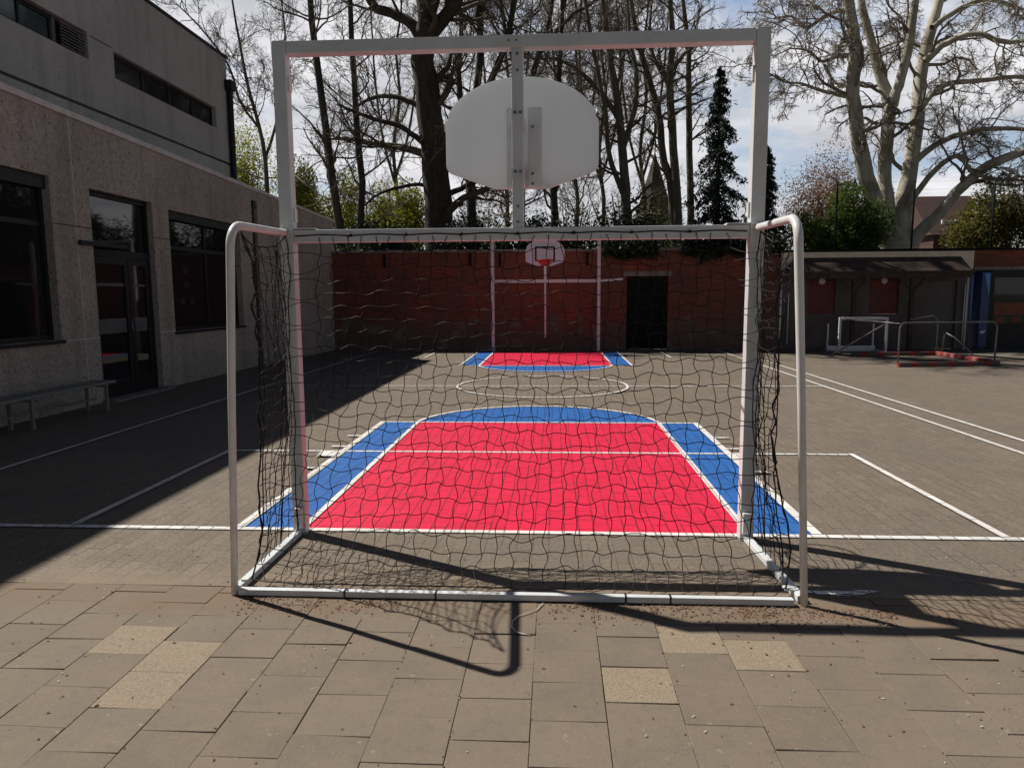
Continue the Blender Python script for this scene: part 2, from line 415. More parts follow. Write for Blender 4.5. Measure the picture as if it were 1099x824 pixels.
def fast_mesh(name, v, f, mat, parent=None, smooth=False):
    "numpy verts (n,3) and equal sized faces (m,k)"
    me = bpy.data.meshes.new(name)
    v = np.ascontiguousarray(v, dtype=np.float32); f = np.ascontiguousarray(f, dtype=np.int32)
    me.vertices.add(len(v)); me.vertices.foreach_set('co', v.ravel())
    k = f.shape[1]
    me.loops.add(f.size); me.loops.foreach_set('vertex_index', f.ravel())
    me.polygons.add(len(f)); me.polygons.foreach_set('loop_start', np.arange(0, f.size, k, dtype=np.int32))
    me.polygons.foreach_set('loop_total', np.full(len(f), k, dtype=np.int32))
    if smooth: me.polygons.foreach_set('use_smooth', np.ones(len(f), dtype=bool))
    me.update(calc_edges=True); me.validate()
    me.materials.append(mat)
    o = bpy.data.objects.new(name, me); COL.objects.link(o)
    if parent is not None:
        o.parent = parent; o.matrix_parent_inverse = Matrix.Translation(-parent.location)
    return o
def tubes_np(pts, rad, n):
    "pts (N,L,3), rad (N,L) -> verts, quads"
    Nn, L, _ = pts.shape
    t = np.gradient(pts, axis=1); t /= np.linalg.norm(t, axis=2, keepdims=True)+1e-9
    ref = np.where(np.abs(t[:, :1, 2:3]) < .8, np.array([0, 0, 1.]), np.array([1., 0, 0]))
    a = np.cross(t, np.broadcast_to(ref, t.shape)); a /= np.linalg.norm(a, axis=2, keepdims=True)+1e-9
    b = np.cross(t, a)
    an = np.arange(n)*2*PI/n
    v = pts[:, :, None, :] + rad[:, :, None, None]*(a[:, :, None, :]*np.cos(an)[None, None, :, None] + b[:, :, None, :]*np.sin(an)[None, None, :, None])
    base = (np.arange(Nn)*L*n)[:, None, None] + (np.arange(L-1)*n)[None, :, None]
    k = np.arange(n)[None, None, :]; k2 = (k+1) % n
    f = np.stack([base+k, base+k2, base+n+k2, base+n+k], -1).reshape(-1, 4)
    return v.reshape(-1, 3), f
def join_np(parts):
    vs, fs, o = [], [], 0
    for v, f in parts: vs.append(v); fs.append(f+o); o += len(v)
    return np.concatenate(vs), np.concatenate(fs)

# ------------------------------------------------------------------ ground
g = MB(); g.add([(-900, -900, -.07), (900, -900, -.07), (900, 900, -.07), (-900, 900, -.07)], [(0, 1, 2, 3)])
struct(g.build('ground', MT['ground']))
y = MB(); y.box((-7.3, -1.0, -.06), (17, 17.25, 0))
struct(y.build('paved_yard', MT['pavers']))
sb = MB(); sb.box((-7.3, -9.0, -.06), (17, -1.003, -.011))
struct(sb.build('slab_bed', MT['soil']))
# slabs: real pieces, slightly uneven
PX0, PW, PD = .443, .302, .283
beige = {(0, -1.80), (1, -1.377), (2, -1.52), (-7, -1.66), (-7, -1.943), (-8, -1.52)}
sv, sf, tone = [], [], []
for k in range(-25, 52):
    x0 = PX0 + PW*k; x1 = x0 + PW
    ph = -1.80 if k % 2 == 0 else -1.66
    n0 = math.floor((-1.003-ph)/PD)+1
    for n in range(n0, n0-29, -1):
        ytop = ph + PD*n; ybot = ytop - PD
        yt = min(ytop, -1.003)
        if yt - ybot < .03: continue
        gp = random.choice((.0004, .0006, .001, .0018)); dz = random.gauss(0, .0012); tx = random.gauss(0, .0010); ty = random.gauss(0, .0010)
        jx = random.gauss(0, .0008); jy = random.gauss(0, .0012)
        q = [(x0+gp+jx, ybot+gp+jy), (x1-gp+jx, ybot+gp+jy), (x1-gp+jx, yt-gp+(jy if yt == ytop else 0)), (x0+gp+jx, yt-gp+(jy if yt == ytop else 0))]
        c = 0.002
        zz = [dz + tx*(1 if i in (1, 2) else -1) + ty*(1 if i > 1 else -1) for i in range(4)]
        o = len(sv)
        cx = (q[0][0]+q[1][0])/2; cy = (q[0][1]+q[2][1])/2
        sv += [(a, b, -.03) for a, b in q]
        sv += [(a, b, z-c*.8) for (a, b), z in zip(q, zz)]
        sv += [(a + (c if a < cx else -c), b + (c if b < cy else -c), z) for (a, b), z in zip(q, zz)]
        fs = [(8, 9, 10, 11)]
        for i in range(4):
            j = (i+1) % 4
            fs += [(i, j, 4+j, 4+i), (4+i, 4+j, 8+j, 8+i)]
        sf += [tuple(o+i for i in f) for f in fs]
        agg = any(bk == k and abs(ytop-by) < .06 for bk, by in beige)
        s = random.gauss(1, .045)
        w = random.random()
        c3 = (.25, .195, .135, 1) if agg else ((.158+.010*w)*s, (.128+.006*w)*s, (.099+.002*w)*s, 0)
        tone += [c3]*12
me = bpy.data.meshes.new('paving_slabs'); me.from_pydata(sv, [], sf); me.update()
at_ = me.color_attributes.new('slab_tone', 'FLOAT_COLOR', 'POINT')
at_.data.foreach_set('color', np.array(tone, dtype=np.float32).ravel())
me.materials.append(MT['slab'])
po = bpy.data.objects.new('paving_slabs', me); COL.objects.link(po); struct(po)

# painted court (sheets 4 mm apart)
RX, BX, BOX = 1.58, 2.047, 3.30
YFT, YBOX, YHALF, YFFT, YFB = 4.38, 2.58, 8.203, 12.026, 16.406
LW = .05
def sheet(name, mat, polys, z):
    m = MB()
    for p in polys: m.add([(a, b, z) for a, b in p], [tuple(range(len(p)))])
    return struct(m.build(name, mat))
def rect(x0, x1, y0, y1): return [(x0, y0), (x1, y0), (x1, y1), (x0, y1)]
def arc(cx, cy, r, a0, a1, n=48): return [(cx+r*math.cos(math.radians(a0+(a1-a0)*i/n)), cy+r*math.sin(math.radians(a0+(a1-a0)*i/n))) for i in range(n+1)]
def line(p, q, w=LW):
    p, q = Vector(p), Vector(q); d = (q-p).normalized(); s = Vector((-d.y, d.x))*w/2
    return [tuple(p-s), tuple(q-s), tuple(q+s), tuple(p+s)]
def arcline(cx, cy, r, a0, a1, w=LW, n=56):
    ri, ro = arc(cx, cy, r-w/2, a0, a1, n), arc(cx, cy, r+w/2, a0, a1, n)
    return [[ri[i], ri[i+1], ro[i+1], ro[i]] for i in range(n)]
RA = 1.4
sheet('red_key_paint', MT['red'], [rect(-RX, RX, 0, YFT), rect(-RX, RX, YFFT, YFB)], .004)
def cap(cx, cy, hw, rise, up, n=40):
    R = (hw*hw + rise*rise)/(2*rise); a = math.asin(min(1, hw/R)) if rise <= hw else PI - math.asin(hw/R)
    pts = []
    for i in range(n+1):
        t = -a + 2*a*i/n
        pts.append((cx + R*math.sin(t), cy + up*(R*math.cos(t) - (R-rise))))
    return pts
near_cap = cap(0, YFT, RX, 1.355, 1); far_cap = cap(0, YFFT, RX, 1.37, -1)
sheet('blue_border_paint', MT['blue'], [rect(-BX, -RX, 0, YFT), rect(RX, BX, 0, YFT), rect(-BX, -RX, YFFT, YFB), rect(RX, BX, YFFT, YFB), near_cap, far_cap[::-1]], .004)
L = []
L += [line((-5.2, 0), (5.5, 0), .06)]
polyl = lambda P, w=LW: [line(P[i], P[i+1], w) for i in range(len(P)-1)]
L2 = []
L2 += [line((-RX, .03), (-RX, YFT)), line((RX, .03), (RX, YFT)), line((-BX, .03), (-BX, YFT), .07), line((BX, .03), (BX, YFT), .07)]
L2 += [line((-RX, YFFT), (-RX, YFB)), line((RX, YFFT), (RX, YFB)), line((-BX, YFFT), (-BX, YFB)), line((BX, YFFT), (BX, YFB))]
L3 = [line((-BX-.03, YFT), (BX+.03, YFT)), line((-BX-.03, YFFT), (BX+.03, YFFT)), line((-BOX, YBOX), (BOX, YBOX)), line((-5.15, YHALF), (5.05, YHALF)), line((-3.7, YFB), (3.7, YFB))]
L4 = [line((-5.18, -1.0), (-5.19, 16.9), .06), line((5.07, -1.0), (5.07, 16.9), .06), line((5.49, -1.0), (5.47, 16.9), .06),
      line((-BOX, .03), (-BOX, YBOX+.025), .06), line((BOX, .03), (BOX, YBOX+.025), .06), line((-BOX, 14.2), (-BOX, YFB)), line((BOX, 14.2), (BOX, YFB))]
sheet('white_cross_lines', MT['line'], L + L3, .008)
sheet('white_side_lines', MT['line'], L2 + L4, .012)
sheet('white_arc_lines', MT['line'], arcline(0, YHALF, 1.56, 0, 360) + polyl(near_cap) + polyl(far_cap), .016)
# ticks beside the key
sheet('white_tick_marks', MT['line'], [rect(s*(BX+.02) if s > 0 else -BX-.19, BX+.19 if s > 0 else -BX-.02, yy, yy+.05) for s in (-1, 1) for yy in (1.75, 2.75, 3.35)] +
      [rect(min(s*2.06, s*2.26), max(s*2.06, s*2.26), 2.28, 2.5) for s in (-1, 1)], .020)
# line continuing far right
sheet('far_line_paint', MT['line'], [line((9.5, 15.9), (16.5, 13.4), .06)], .008)
# white paint spilled beside the goal foot
def blob(cx, cy, rx, ry, seed, n=26):
    r = random.Random(seed); ph = [r.uniform(0, 6.28) for _ in range(5)]
    return [(cx + rx*math.cos(t)*(1+.22*math.sin(3*t+ph[0])+.14*math.sin(5*t+ph[1])+.1*math.sin(9*t+ph[2])),
             cy + ry*math.sin(t)*(1+.22*math.sin(2*t+ph[3])+.14*math.sin(7*t+ph[4]))) for t in [2*PI*i/n for i in range(n)]]
sheet('paint_spill', MT['line'], [blob(1.80, -.945, .17, .035, 1), blob(1.97, -.915, .06, .02, 4), blob(1.86, -1.0+.03, .05, .012, 9)], .004)

# ------------------------------------------------------------------ goal with backboard (near)
WHITE = MT['white']
def fan_outline(cx, z0, w=.545, h=.77):
    def rc(p, c, q, r=.05, n=5):
        p, c, q = Vector(p), Vector(c), Vector(q); a = c+(p-c).normalized()*r; b = c+(q-c).normalized()*r
        return [tuple((1-t)**2*a + 2*t*(1-t)*c + t*t*b) for t in [i/n for i in range(n+1)]]
    bl, br = (-.19, 0), (.19, 0); sl, sr = (-w, .125), (w, .125); tl, tr = (-w, .47), (w, .47)
    pts = [bl, br] + rc(br, sr, tr) + rc(sr, tr, (w-.06, .53), .03)
    for i in range(1, 24):
        a = math.radians(14 + (166-14)*i/24)
        pts.append((w*1.02*math.cos(a), .40 + (h-.40)*math.sin(a)))
    pts += rc((-w+.06, .53), tl, sl, .03) + rc(tl, sl, bl)
    return [(cx+a, z0+b) for a, b in pts]
goal = thing('football_goal', (0, -.055, 0), 'large foreground white goal frame with black net and fan-shaped backboard above', 'goal', 'goal and backboard frames')
PL, PR = (-1.605, -1.515), (1.488, 1.578)
for a, b in (PL, PR):
    MB().box((a, -.1, 0), (b, -.012, 3.31), .006).build('post', WHITE, goal)
MB().box((PL[1]+.001, -.095, 2.022), (PR[0]-.001, -.016, 2.105), .006).build('crossbar', WHITE, goal)
MB().box((PL[1]+.001, -.097, 3.226), (PR[0]-.001, -.014, 3.306), .006).build('top_bar', WHITE, goal)
MB().box((-.045, -.092, 2.1055), (.03, -.018, 3.2255), .005).build('center_post', WHITE, goal)
for (a, b), s in ((PL, -1), (PR, 1)):
    xm = (a+b)/2 + s*.005; xr = xm
    xt = -1.492 if s < 0 else 1.468; xb = -1.566 if s < 0 else 1.572
    pts = [(xm, -.1, 2.085)] + [(xm+(xt-xm)*t, -.1-.86*t, 2.085-.035*t) for t in (.33, .66, 1)]
    for i in range(1, 9):
        an = PI/2*i/8; pts.append((xt, -.96-.13*math.sin(an)-.005*i/8, 2.05-.13*(1-math.cos(an))))
    pts += [(xt+(xb-xt)*.45, -1.105, 1.1), (xb, -1.112, .003)]
    MB().tube(pts, [.0235]*(len(pts)-2) + [.021, .0195], 14).build('side_arm', MT['whitetube'], goal, True)
    MB().box((min(xm-s*.2, xm+s*.045), -.115, 2.108), (max(xm-s*.2, xm+s*.045), -.02, 2.116)).build('corner_plate', WHITE, goal)
    MB().obox((xm-s*.005, -.102, .023), (xb-s*.004, -1.085, .023), .045, .038, .004).build('ground_bar', WHITE, goal)
    MB().box((xm-s*.02-.022, -1.03, .0425), (xm-s*.02+.022, -.97, .056), .004).build('net_clip', WHITE, goal)
    MB().box((xm-.03 - s*.01, -.135, .053), (xm+.03-s*.01, -.102, .2), .004).build('foot_bracket', WHITE, goal)
rb = MB().box((-1.535, -1.135, .004), (1.515, -1.092, .039), .004).build('ground_bar', WHITE, goal)
for x in (-.93, -.42, .62, .86):
    MB().box((x-.005, -1.1385, .001), (x+.005, -1.088, .0425), .001).build('strap', MT['black'], goal)
# welded ends on inside of posts
for x, zz in ((PL[1], 3.0), (PL[1], 2.16), (PR[0], 3.0), (PR[0], 2.16)):
    s = 1 if x < 0 else -1
    m = MB().box((min(x, x+s*.012), -.075, zz), (max(x, x+s*.012), -.03, zz+.09), .002); m.build('plate', MT['whitetube'], goal)
def bolt(x, z, y=-.0925, r=.009, parent=goal):
    MB().disc((x, y, z), r, 1, -.008, 10).build('bolt', MT['bolt'], parent)
for px, py in ((546, 40.5), (554, 40.5)):
    q = at(px, py+3, -.1); bolt(q[0], 3.27, -.0975, .006)
for z in (3.19, 3.09, 2.24, 2.14): bolt(-.007, z)
for z in (2.83, 2.46):
    bolt(-.024, z, r=.011); bolt(.010, z, r=.011)
    MB().box((-.046, -.0945, z-.05), (.031, -.093, z+.022), .0005).build('clamp_plate', MT['white'], goal)
# board and its bracket
bd = MB().prism(fan_outline(-.002, 2.42), 1, .385, .415).build('backboard', MT['board'], goal)
MB().box((-.105, .355, 2.425), (-.055, .3845, 2.97), .006).build('board_channel', MT['white'], bd)
MB().box((.045, .355, 2.425), (.14, .3845, 2.97), .006).build('board_channel', MT['white'], bd)
m = MB()
for z in (2.835, 2.465):
    m.box((-.04, -.0175, z-.035), (.025, .383, z+.02), .004)
m.box((-.025, -.0173, 2.44), (-.015, .354, 2.86)); m.box((.008, -.0173, 2.44), (.018, .354, 2.86))
m.build('board_arm', MT['white'], goal)
for z in (2.84, 2.52, 2.45): MB().disc((.075, .354, z), .01, 1, -.008, 10).build('bolt', MT['bolt'], bd)
rm = MB(); rm.tube([(-.002+.225*math.cos(t), .68+.225*math.sin(t), 2.585) for t in [2*PI*i/40 for i in range(41)]], .01, 8, False)
rm.prism([(-.10, .418), (.096, .418), (.05, .47), (-.054, .47)], 2, 2.575, 2.583).build('hoop', MT['rim'], goal)

# net ------------------------------------------------------------
def build_net(parent):
    NS, NB, NV = 7, 32, 24
    cols = NS + NB + 1 + NS
    P = np.zeros((cols, NV+1, 3))
    rng = np.random.default_rng(5)
    sm = lambda x: np.clip(x, 0, 1)**2*(3-2*np.clip(x, 0, 1))
    for i in range(cols):
        for j in range(NV+1):
            v = j/NV
            if i < NS or i > NS+NB:
                s = -1 if i < NS else 1
                t = (i/NS) if i < NS else ((cols-1-i)/NS)       # 0 at post .. 1 at rear corner column
                x = s*1.535 + (0.012 if s > 0 else -.02)
                ytop = -.12 - .74*t; ztop = 2.07 - .03*t - .16*math.sin(PI*t)*.5 - .01
                ybot = -.14 - .82*t**.8
                ymid = -.115 - .60*t**1.15
                yy = (1-v)**2*ytop + 2*v*(1-v)*ymid*1.0 + v*v*ybot
                x += -s*.06*math.sin(PI*v)*t + .02*math.sin(3*v*PI+i)*t
                P[i, j] = (x, yy, ztop*(1-v) + .06*v)
            else:
                u = (i-NS)/NB*2-1
                x = 1.525*u
                w = float(sm((abs(u)-.86)/.14))
                wv = w*(1-sm(v*.9)) if w < 1 else w
                # main hanging profile from crossbar, sweeping back low down
                yb = -.108 - .12*v - .80*max(0, v-.30)**1.55/(.7**1.55)
                z = 2.05*(1-v) ** (1.0) + .06*v - .18*math.sin(PI*v)*(1-w)*.35
                if v > .8: z = z*(1-.25*(v-.8)/.2) + .01
                s = -1 if u < 0 else 1
                t = 1
                ytop = -.86; ybot = -.96; ymid = -.715
                yc = (1-v)**2*ytop + 2*v*(1-v)*ymid + v*v*ybot
                xc = s*1.535 - s*.06*math.sin(PI*v) + .02*math.sin(3*v*PI)
                zc = 2.03*(1-v)+.06*v
                ww = w**1.3
                P[i, j] = ((1-ww)*x + ww*xc, (1-ww)*yb + ww*yc, (1-ww)*z + ww*zc - .10*ww*(1-ww)*(1-v))
                if j == NV: P[i, j] = (x*.985, -1.03 - .05*(1-abs(u)**8), .055)
    J = rng.normal(0, 1, P.shape)*np.array([.008, .010, .008])
    J[:, 0] *= .3; J[:, -1] *= .3; J[:NS] *= .6; J[NS+NB+1:] *= .6
    P += J
    # slow billow
    for i in range(cols):
        for j in range(1, NV):
            P[i, j, 0] += .012*math.sin(j*.55+i*.21); P[i, j, 2] += .012*math.sin(i*.5+j*.3) - .03*math.sin(PI*min(1, max(0, (i-NS)/NB)))*math.sin(PI*j/NV)
    P[:, :, 2] = np.maximum(P[:, :, 2], .012)
    U = np.zeros_like(P); V = np.zeros_like(P)
    U[1:-1] = (P[2:]-P[:-2])/2; U[0] = P[1]-P[0]; U[-1] = P[-1]-P[-2]
    V[:, 1:-1] = (P[:, 2:]-P[:, :-2])/2; V[:, 0] = P[:, 1]-P[:, 0]; V[:, -1] = P[:, -1]-P[:, -2]
    ang = .34 + .12*rng.normal(size=P.shape[:2])
    sgn = np.where((np.add.outer(np.arange(cols), np.arange(NV+1)) % 2) == 0, 1, -1)
    flip = np.where(rng.random(P.shape[:2]) < .05, -1, 1)
    th = (ang*sgn*flip)[:, :, None]
    lu = np.linalg.norm(U, axis=2, keepdims=True)+1e-6; lv = np.linalg.norm(V, axis=2, keepdims=True)+1e-6
    Ur = (U/lu*np.cos(th) + V/lv*np.sin(th))*lu*1.15; Vr = (V/lv*np.cos(th) - U/lu*np.sin(th))*lv*1.15
    def herm(p0, p1, t0, t1, n=7):
        s = np.linspace(0, 1, n)[None, :, None]
        return ((2*s**3-3*s**2+1)*p0[:, None] + (s**3-2*s**2+s)*t0[:, None] + (-2*s**3+3*s**2)*p1[:, None] + (s**3-s**2)*t1[:, None])
    A = herm(P[:, :-1].reshape(-1, 3), P[:, 1:].reshape(-1, 3), Vr[:, :-1].reshape(-1, 3), Vr[:, 1:].reshape(-1, 3))
    Bv = herm(P[:-1, 1:-1].reshape(-1, 3), P[1:, 1:-1].reshape(-1, 3), Ur[:-1, 1:-1].reshape(-1, 3), Ur[1:, 1:-1].reshape(-1, 3))
    S = np.concatenate([A, Bv]); S[:, :, 2] = np.maximum(S[:, :, 2], .008)
    v, f = tubes_np(S, np.full(S.shape[:2], .0026), 5)
    o = fast_mesh('net', v, f, MT['cord'], parent, True)
    # knots
    kb = []
    oct_v = np.array([(1,0,0),(-1,0,0),(0,1,0),(0,-1,0),(0,0,1),(0,0,-1)])*.0055
    oct_f = np.array([(0,2,4),(2,1,4),(1,3,4),(3,0,4),(2,0,5),(1,2,5),(3,1,5),(0,3,5)])
    pp = P.reshape(-1, 3)
    kv = (pp[:, None] + oct_v[None]).reshape(-1, 3); kf = (np.arange(len(pp))[:, None, None]*6 + oct_f[None]).reshape(-1, 3)
    fast_mesh('knots', kv, kf, MT['cord'], o)
    # border ropes
    r = MB()
    r.tube([tuple(p) for p in P[NS, :]], .005, 6); r.tube([tuple(p) for p in P[NS+NB, :]], .005, 6)
    r.tube([tuple(p) for p in P[NS-1, :]], .004, 6); r.tube([tuple(p) for p in P[NS+NB+1, :]], .004, 6)
    r.tube([tuple(p) for p in P[0, :]], .004, 6); r.tube([tuple(p) for p in P[-1, :]], .004, 6)
    r.tube([tuple(P[i, -1]) for i in range(NS, NS+NB+1)], .004, 6)
    r.tube([tuple(P[i, 0]) for i in range(0, NS+1)], .0055, 6); r.tube([tuple(P[i, 0]) for i in range(NS+NB, cols)], .0055, 6)
    r.build('edge_rope', MT['cord'], o, True)
    # gathered slack beside the posts
    for s in (-1, 1):
        r = MB()
        for q in range(3):
            ph = rng.uniform(0, 6); yb = -.30 - .055*q + rng.normal(0, .02)
            r.tube([(s*(1.53 - .02*math.sin(2.4*t*PI+ph) - .03*math.sin(PI*t)), yb - .18*t*t + .03*math.sin(3.3*PI*t+ph) - (.12 if q > 5 else 0)*math.sin(PI*t), 2.0-1.92*t) for t in np.linspace(0, 1, 24)], .0028, 5)
        r.build('slack_cord', MT['cord'], o, True)
    # lacing rope along the crossbar with knots
    r = MB(); pts = []
    for i in range(61):
        x = -1.5 + 2.97*i/60
        pts.append((x, -.1005, 2.062 - -.002 + .007*abs(math.sin(i/60*PI*8)) ** 2))
    r.tube(pts, .0042, 6)
    r.build('lacing_rope', MT['cord'], o, True)
    for i in range(9):
        x = -1.5 + 2.97*(i)/8
        if 0 < i < 8:
            MB().tube([(x-.016, -.102, 2.061), (x-.006, -.104, 2.066), (x+.007, -.104, 2.066), (x+.016, -.102, 2.06)], [.004, .0105, .0105, .004], 8).build('rope_knot', MT['cord'], o, True)
build_net(goal)

# far goal -------------------------------------------------------
fg = thing('football_goal', (-.05, 16.46, 0), 'distant white goal frame with small red-hooped backboard standing against the brick wall', 'goal', 'goal and backboard frames')
for a, b in ((-1.665, -1.575), (1.475, 1.565)):
    MB().box((a, 16.42, 0), (b, 16.5, 3.41), .005).build('post', WHITE, fg)
MB().box((-1.574, 16.425, 2.035), (1.474, 16.495, 2.125), .005).build('crossbar', WHITE, fg)
MB().box((-1.574, 16.425, 3.33), (1.474, 16.495, 3.41), .005).build('top_bar', WHITE, fg)
MB().obox((1.566, 16.46, 2.08), (2.26, 16.62, 2.13), .05, .06, .004).build('side_arm', WHITE, fg)
MB().obox((-.06, 16.462, 2.126), (-.06, 16.462, 3.329), .07, .07, .004).build('center_post', WHITE, fg)
MB().obox((-.06, 16.462, .42), (-.06, 16.462, 2.034), .05, .05, .004).build('hanging_post', WHITE, fg)
fb = MB().prism(fan_outline(-.06, 2.5, .56, .78), 1, 15.96, 15.99).build('backboard', MT['boardfar'], fg)
tg = MB()
for a, b in (((-.35, 2.64), (.23, 2.69)), ((-.35, 3.01), (.23, 3.06)), ((-.35, 2.691), (-.30, 3.009)), ((.18, 2.691), (.23, 3.009))):
    tg.box((a[0], 15.952, a[1]), (b[0], 15.9597, b[1]))
tg.build('target_square', MT['black'], fb)
for z in (2.6, 2.95): MB().box((-.09, 15.991, z), (-.03, 16.424, z+.08)).build('board_arm', WHITE, fg)
h = MB(); h.tube([(-.06+.225*math.cos(t), 15.68+.225*math.sin(t), 2.66) for t in [2*PI*i/32 for i in range(33)]], .012, 8, False)
h.prism([(-.27, 2.665), (.15, 2.665), (.06, 2.54), (.02, 2.5), (-.14, 2.5), (-.18, 2.54)], 1, 15.925, 15.951)
h.build('hoop', MT['rim'], fg)

# string on slabs
sp = [at(578, 651, 0)]
def gnd(px, py, z=.006):
    d = _f + _r*(px-549.5)/F_PX - _u*(py-412)/F_PX; t = (z-CAM[2])/d[2]; return tuple(CAM + d*t)
pts = [gnd(*q) for q in ((583, 647), (576, 654), (566, 658), (556, 661), (550, 666), (549, 672), (553, 677), (561, 680), (569, 681))]
o = MB().tube(pts, .0028, 6).build('string', MT['string'], None, True); tag(o, 'thin white string lying in a curl on the grey slabs', 'string')
# leaf litter and grit
def scatter(name, mat, n, posf, size, seed, lump=.5):
    r = np.random.default_rng(seed); V = []; Fc = []
    for i in range(n):
        x, yv = posf(r); s = size*r.uniform(.4, 1.5); a = r.uniform(0, 6.28); ca, sa = math.cos(a), math.sin(a)
        k = r.uniform(.3, .7); hz = s*lump
        base = [(-s, 0, 0), (0, -s*k, hz*.3), (s, 0, hz*r.uniform(.2, 1)), (0, s*k, hz*.2), (0, 0, hz)]
        o_ = len(V); z0 = .002
        V += [(x+ca*p-sa*q, yv+sa*p+ca*q, z0+z) for p, q, z in base]
        Fc += [(o_, o_+1, o_+4), (o_+1, o_+2, o_+4), (o_+2, o_+3, o_+4), (o_+3, o_, o_+4)]
    return stuff(fast_mesh(name, np.array(V), np.array(Fc), mat))
def pos_l(r):
    if r.random() < .78:
        c = r.choice(3, p=[.25, .4, .35])
        x = [r.uniform(-1.5, -.6), r.uniform(.2, 1.4), r.uniform(1.2, 2.0)][c]; return x, -1.15 - abs(r.normal(0, .10))
    return r.uniform(-3, 3), r.uniform(-2.6, -.4)
tag(scatter('leaf_litter', MT['litter'], 1500, pos_l, .008, 3), 'brown crumbled leaf litter gathered along the goal rear bar', 'leaf litter')
tag(scatter('grit', MT['pebbles'], 260, lambda r: (r.uniform(-3.2, 3.2), r.uniform(-3, .2)), .006, 4, .8), 'small pale grit scattered over the paving slabs', 'grit')
def pos_j(r):
    q = r.random(); k = r.integers(-12, 14); x = PX0+PW*k
    return x + r.normal(0, .006), r.uniform(-3.0, -1.1)
tag(scatter('joint_dirt', MT['soil'], 260, pos_j, .005, 6, .5), 'dark crumbs of soil along the slab joints', 'soil')

# ------------------------------------------------------------------ left building
bl = thing('school_building', (-7, 5, 0), 'low pebbledash building along the left with dark windows and a glazed door', 'building')
def wall_yz(x0, x1, ys, zs, holes):
    "wall slab between x0 (outer, faces +X) and x1 with rectangular openings in (y,z)"
    Y = sorted(set(ys + [h[0] for h in holes] + [h[1] for h in holes])); Z = sorted(set(zs + [h[2] for h in holes] + [h[3] for h in holes]))
    def solid(i, j):
        if i < 0 or j < 0 or i >= len(Y)-1 or j >= len(Z)-1: return False
        cy, cz = (Y[i]+Y[i+1])/2, (Z[j]+Z[j+1])/2
        return not any(h[0] < cy < h[1] and h[2] < cz < h[3] for h in holes)
    m = MB()
    for i in range(len(Y)-1):
        for j in range(len(Z)-1):
            if not solid(i, j): continue
            a, b, c, d = Y[i], Y[i+1], Z[j], Z[j+1]
            m.add([(x0, a, c), (x0, b, c), (x0, b, d), (x0, a, d)], [(0, 1, 2, 3)])
            m.add([(x1, a, c), (x1, b, c), (x1, b, d), (x1, a, d)], [(3, 2, 1, 0)])
            if not solid(i-1, j): m.add([(x0, a, c), (x1, a, c), (x1, a, d), (x0, a, d)], [(0, 1, 2, 3)])
            if not solid(i+1, j): m.add([(x0, b, c), (x1, b, c), (x1, b, d), (x0, b, d)], [(0, 1, 2, 3)])
            if not solid(i, j-1): m.add([(x0, a, c), (x1, a, c), (x1, b, c), (x0, b, c)], [(0, 1, 2, 3)])
            if not solid(i, j+1): m.add([(x0, a, d), (x1, a, d), (x1, b, d), (x0, b, d)], [(0, 1, 2, 3)])
    return m
W1 = (1.6, 5.2, 1.06, 3.40); W0 = (-4.5, -1.2, 1.06, 3.40); DR = (6.08, 7.82, .02, 3.36); W2 = (8.36, 11.38, 1.02, 3.30)
RC = (12.1, 12.42, -.05, 3.95)
wm = wall_yz(-7.0, -7.35, [-8, 12.42], [-.05, 4.45], [W0, W1, DR, W2, RC])
ZP = lambda yy: 4.27 + (12.42-yy)*.0235
wm.v = [(x_, y_, ZP(y_)-.09 if z_ > 4.4 else z_) for x_, y_, z_ in wm.v]
wm.build('wall', MT['pebble'], bl)
MB().box((-7.6, 12.0, -.05), (-7.352, 12.5, 4.0)).build('wall_recess', MT['black'], bl)  # black surface stands in for the deep shade of the recess
def skew(fp0, z0, zt):
    n = len(fp0); m = MB()
    m.add([(x, y, z0) for x, y in fp0] + [(x, y, zt(y)) for x, y in fp0], [tuple(reversed(range(n))), tuple(range(n, 2*n))] + [(i, (i+1) % n, n+(i+1) % n, n+i) for i in range(n)])
    return m
ZE = lambda yy: 4.27 - (yy-12.42)*.05
skew([(-7.35, 12.4205), (-6.998, 12.4205), (-6.66, 17.08), (-6.66, 17.4), (-7.35, 17.4)], -.05, lambda yy: ZE(yy)-.07).build('end_wall', MT['pebble'], bl)
MB().tube([(-7.06, 12.26, 0), (-7.06, 12.26, 3.85)], .05, 10).box((-7.15, 12.15, 3.8), (-6.97, 12.37, 3.96), .01).build('downpipe', MT['darkmetal'], bl)
MB().prism([(-8, ZP(-8)-.089), (12.42, ZP(12.42)-.089), (12.42, ZP(12.42)), (-8, ZP(-8))], 0, -7.42, -6.965).build('coping', MT['coping'], bl)
cm = skew([(-7.40, 12.4205), (-6.965, 12.4205), (-6.63, 17.1), (-6.63, 17.42), (-7.40, 17.42)], 0, ZE)
cm.v = [(x, yy, ZE(yy)-.069 if z == 0 else z) for x, yy, z in cm.v]
cm.build('coping', MT['coping'], bl)
MB().box((-20, -8, 3.85), (-7.43, 17.4, 3.95)).build('roof', MT['stone'], bl)
MB().box((-20, -8.001, -.05), (-7.36, -7.7, 3.84)).build('back_wall', MT['pebble'], bl)
MB().box((-20, 17.0, -.05), (-7.36, 17.38, 3.84)).build('back_wall', MT['pebble'], bl)
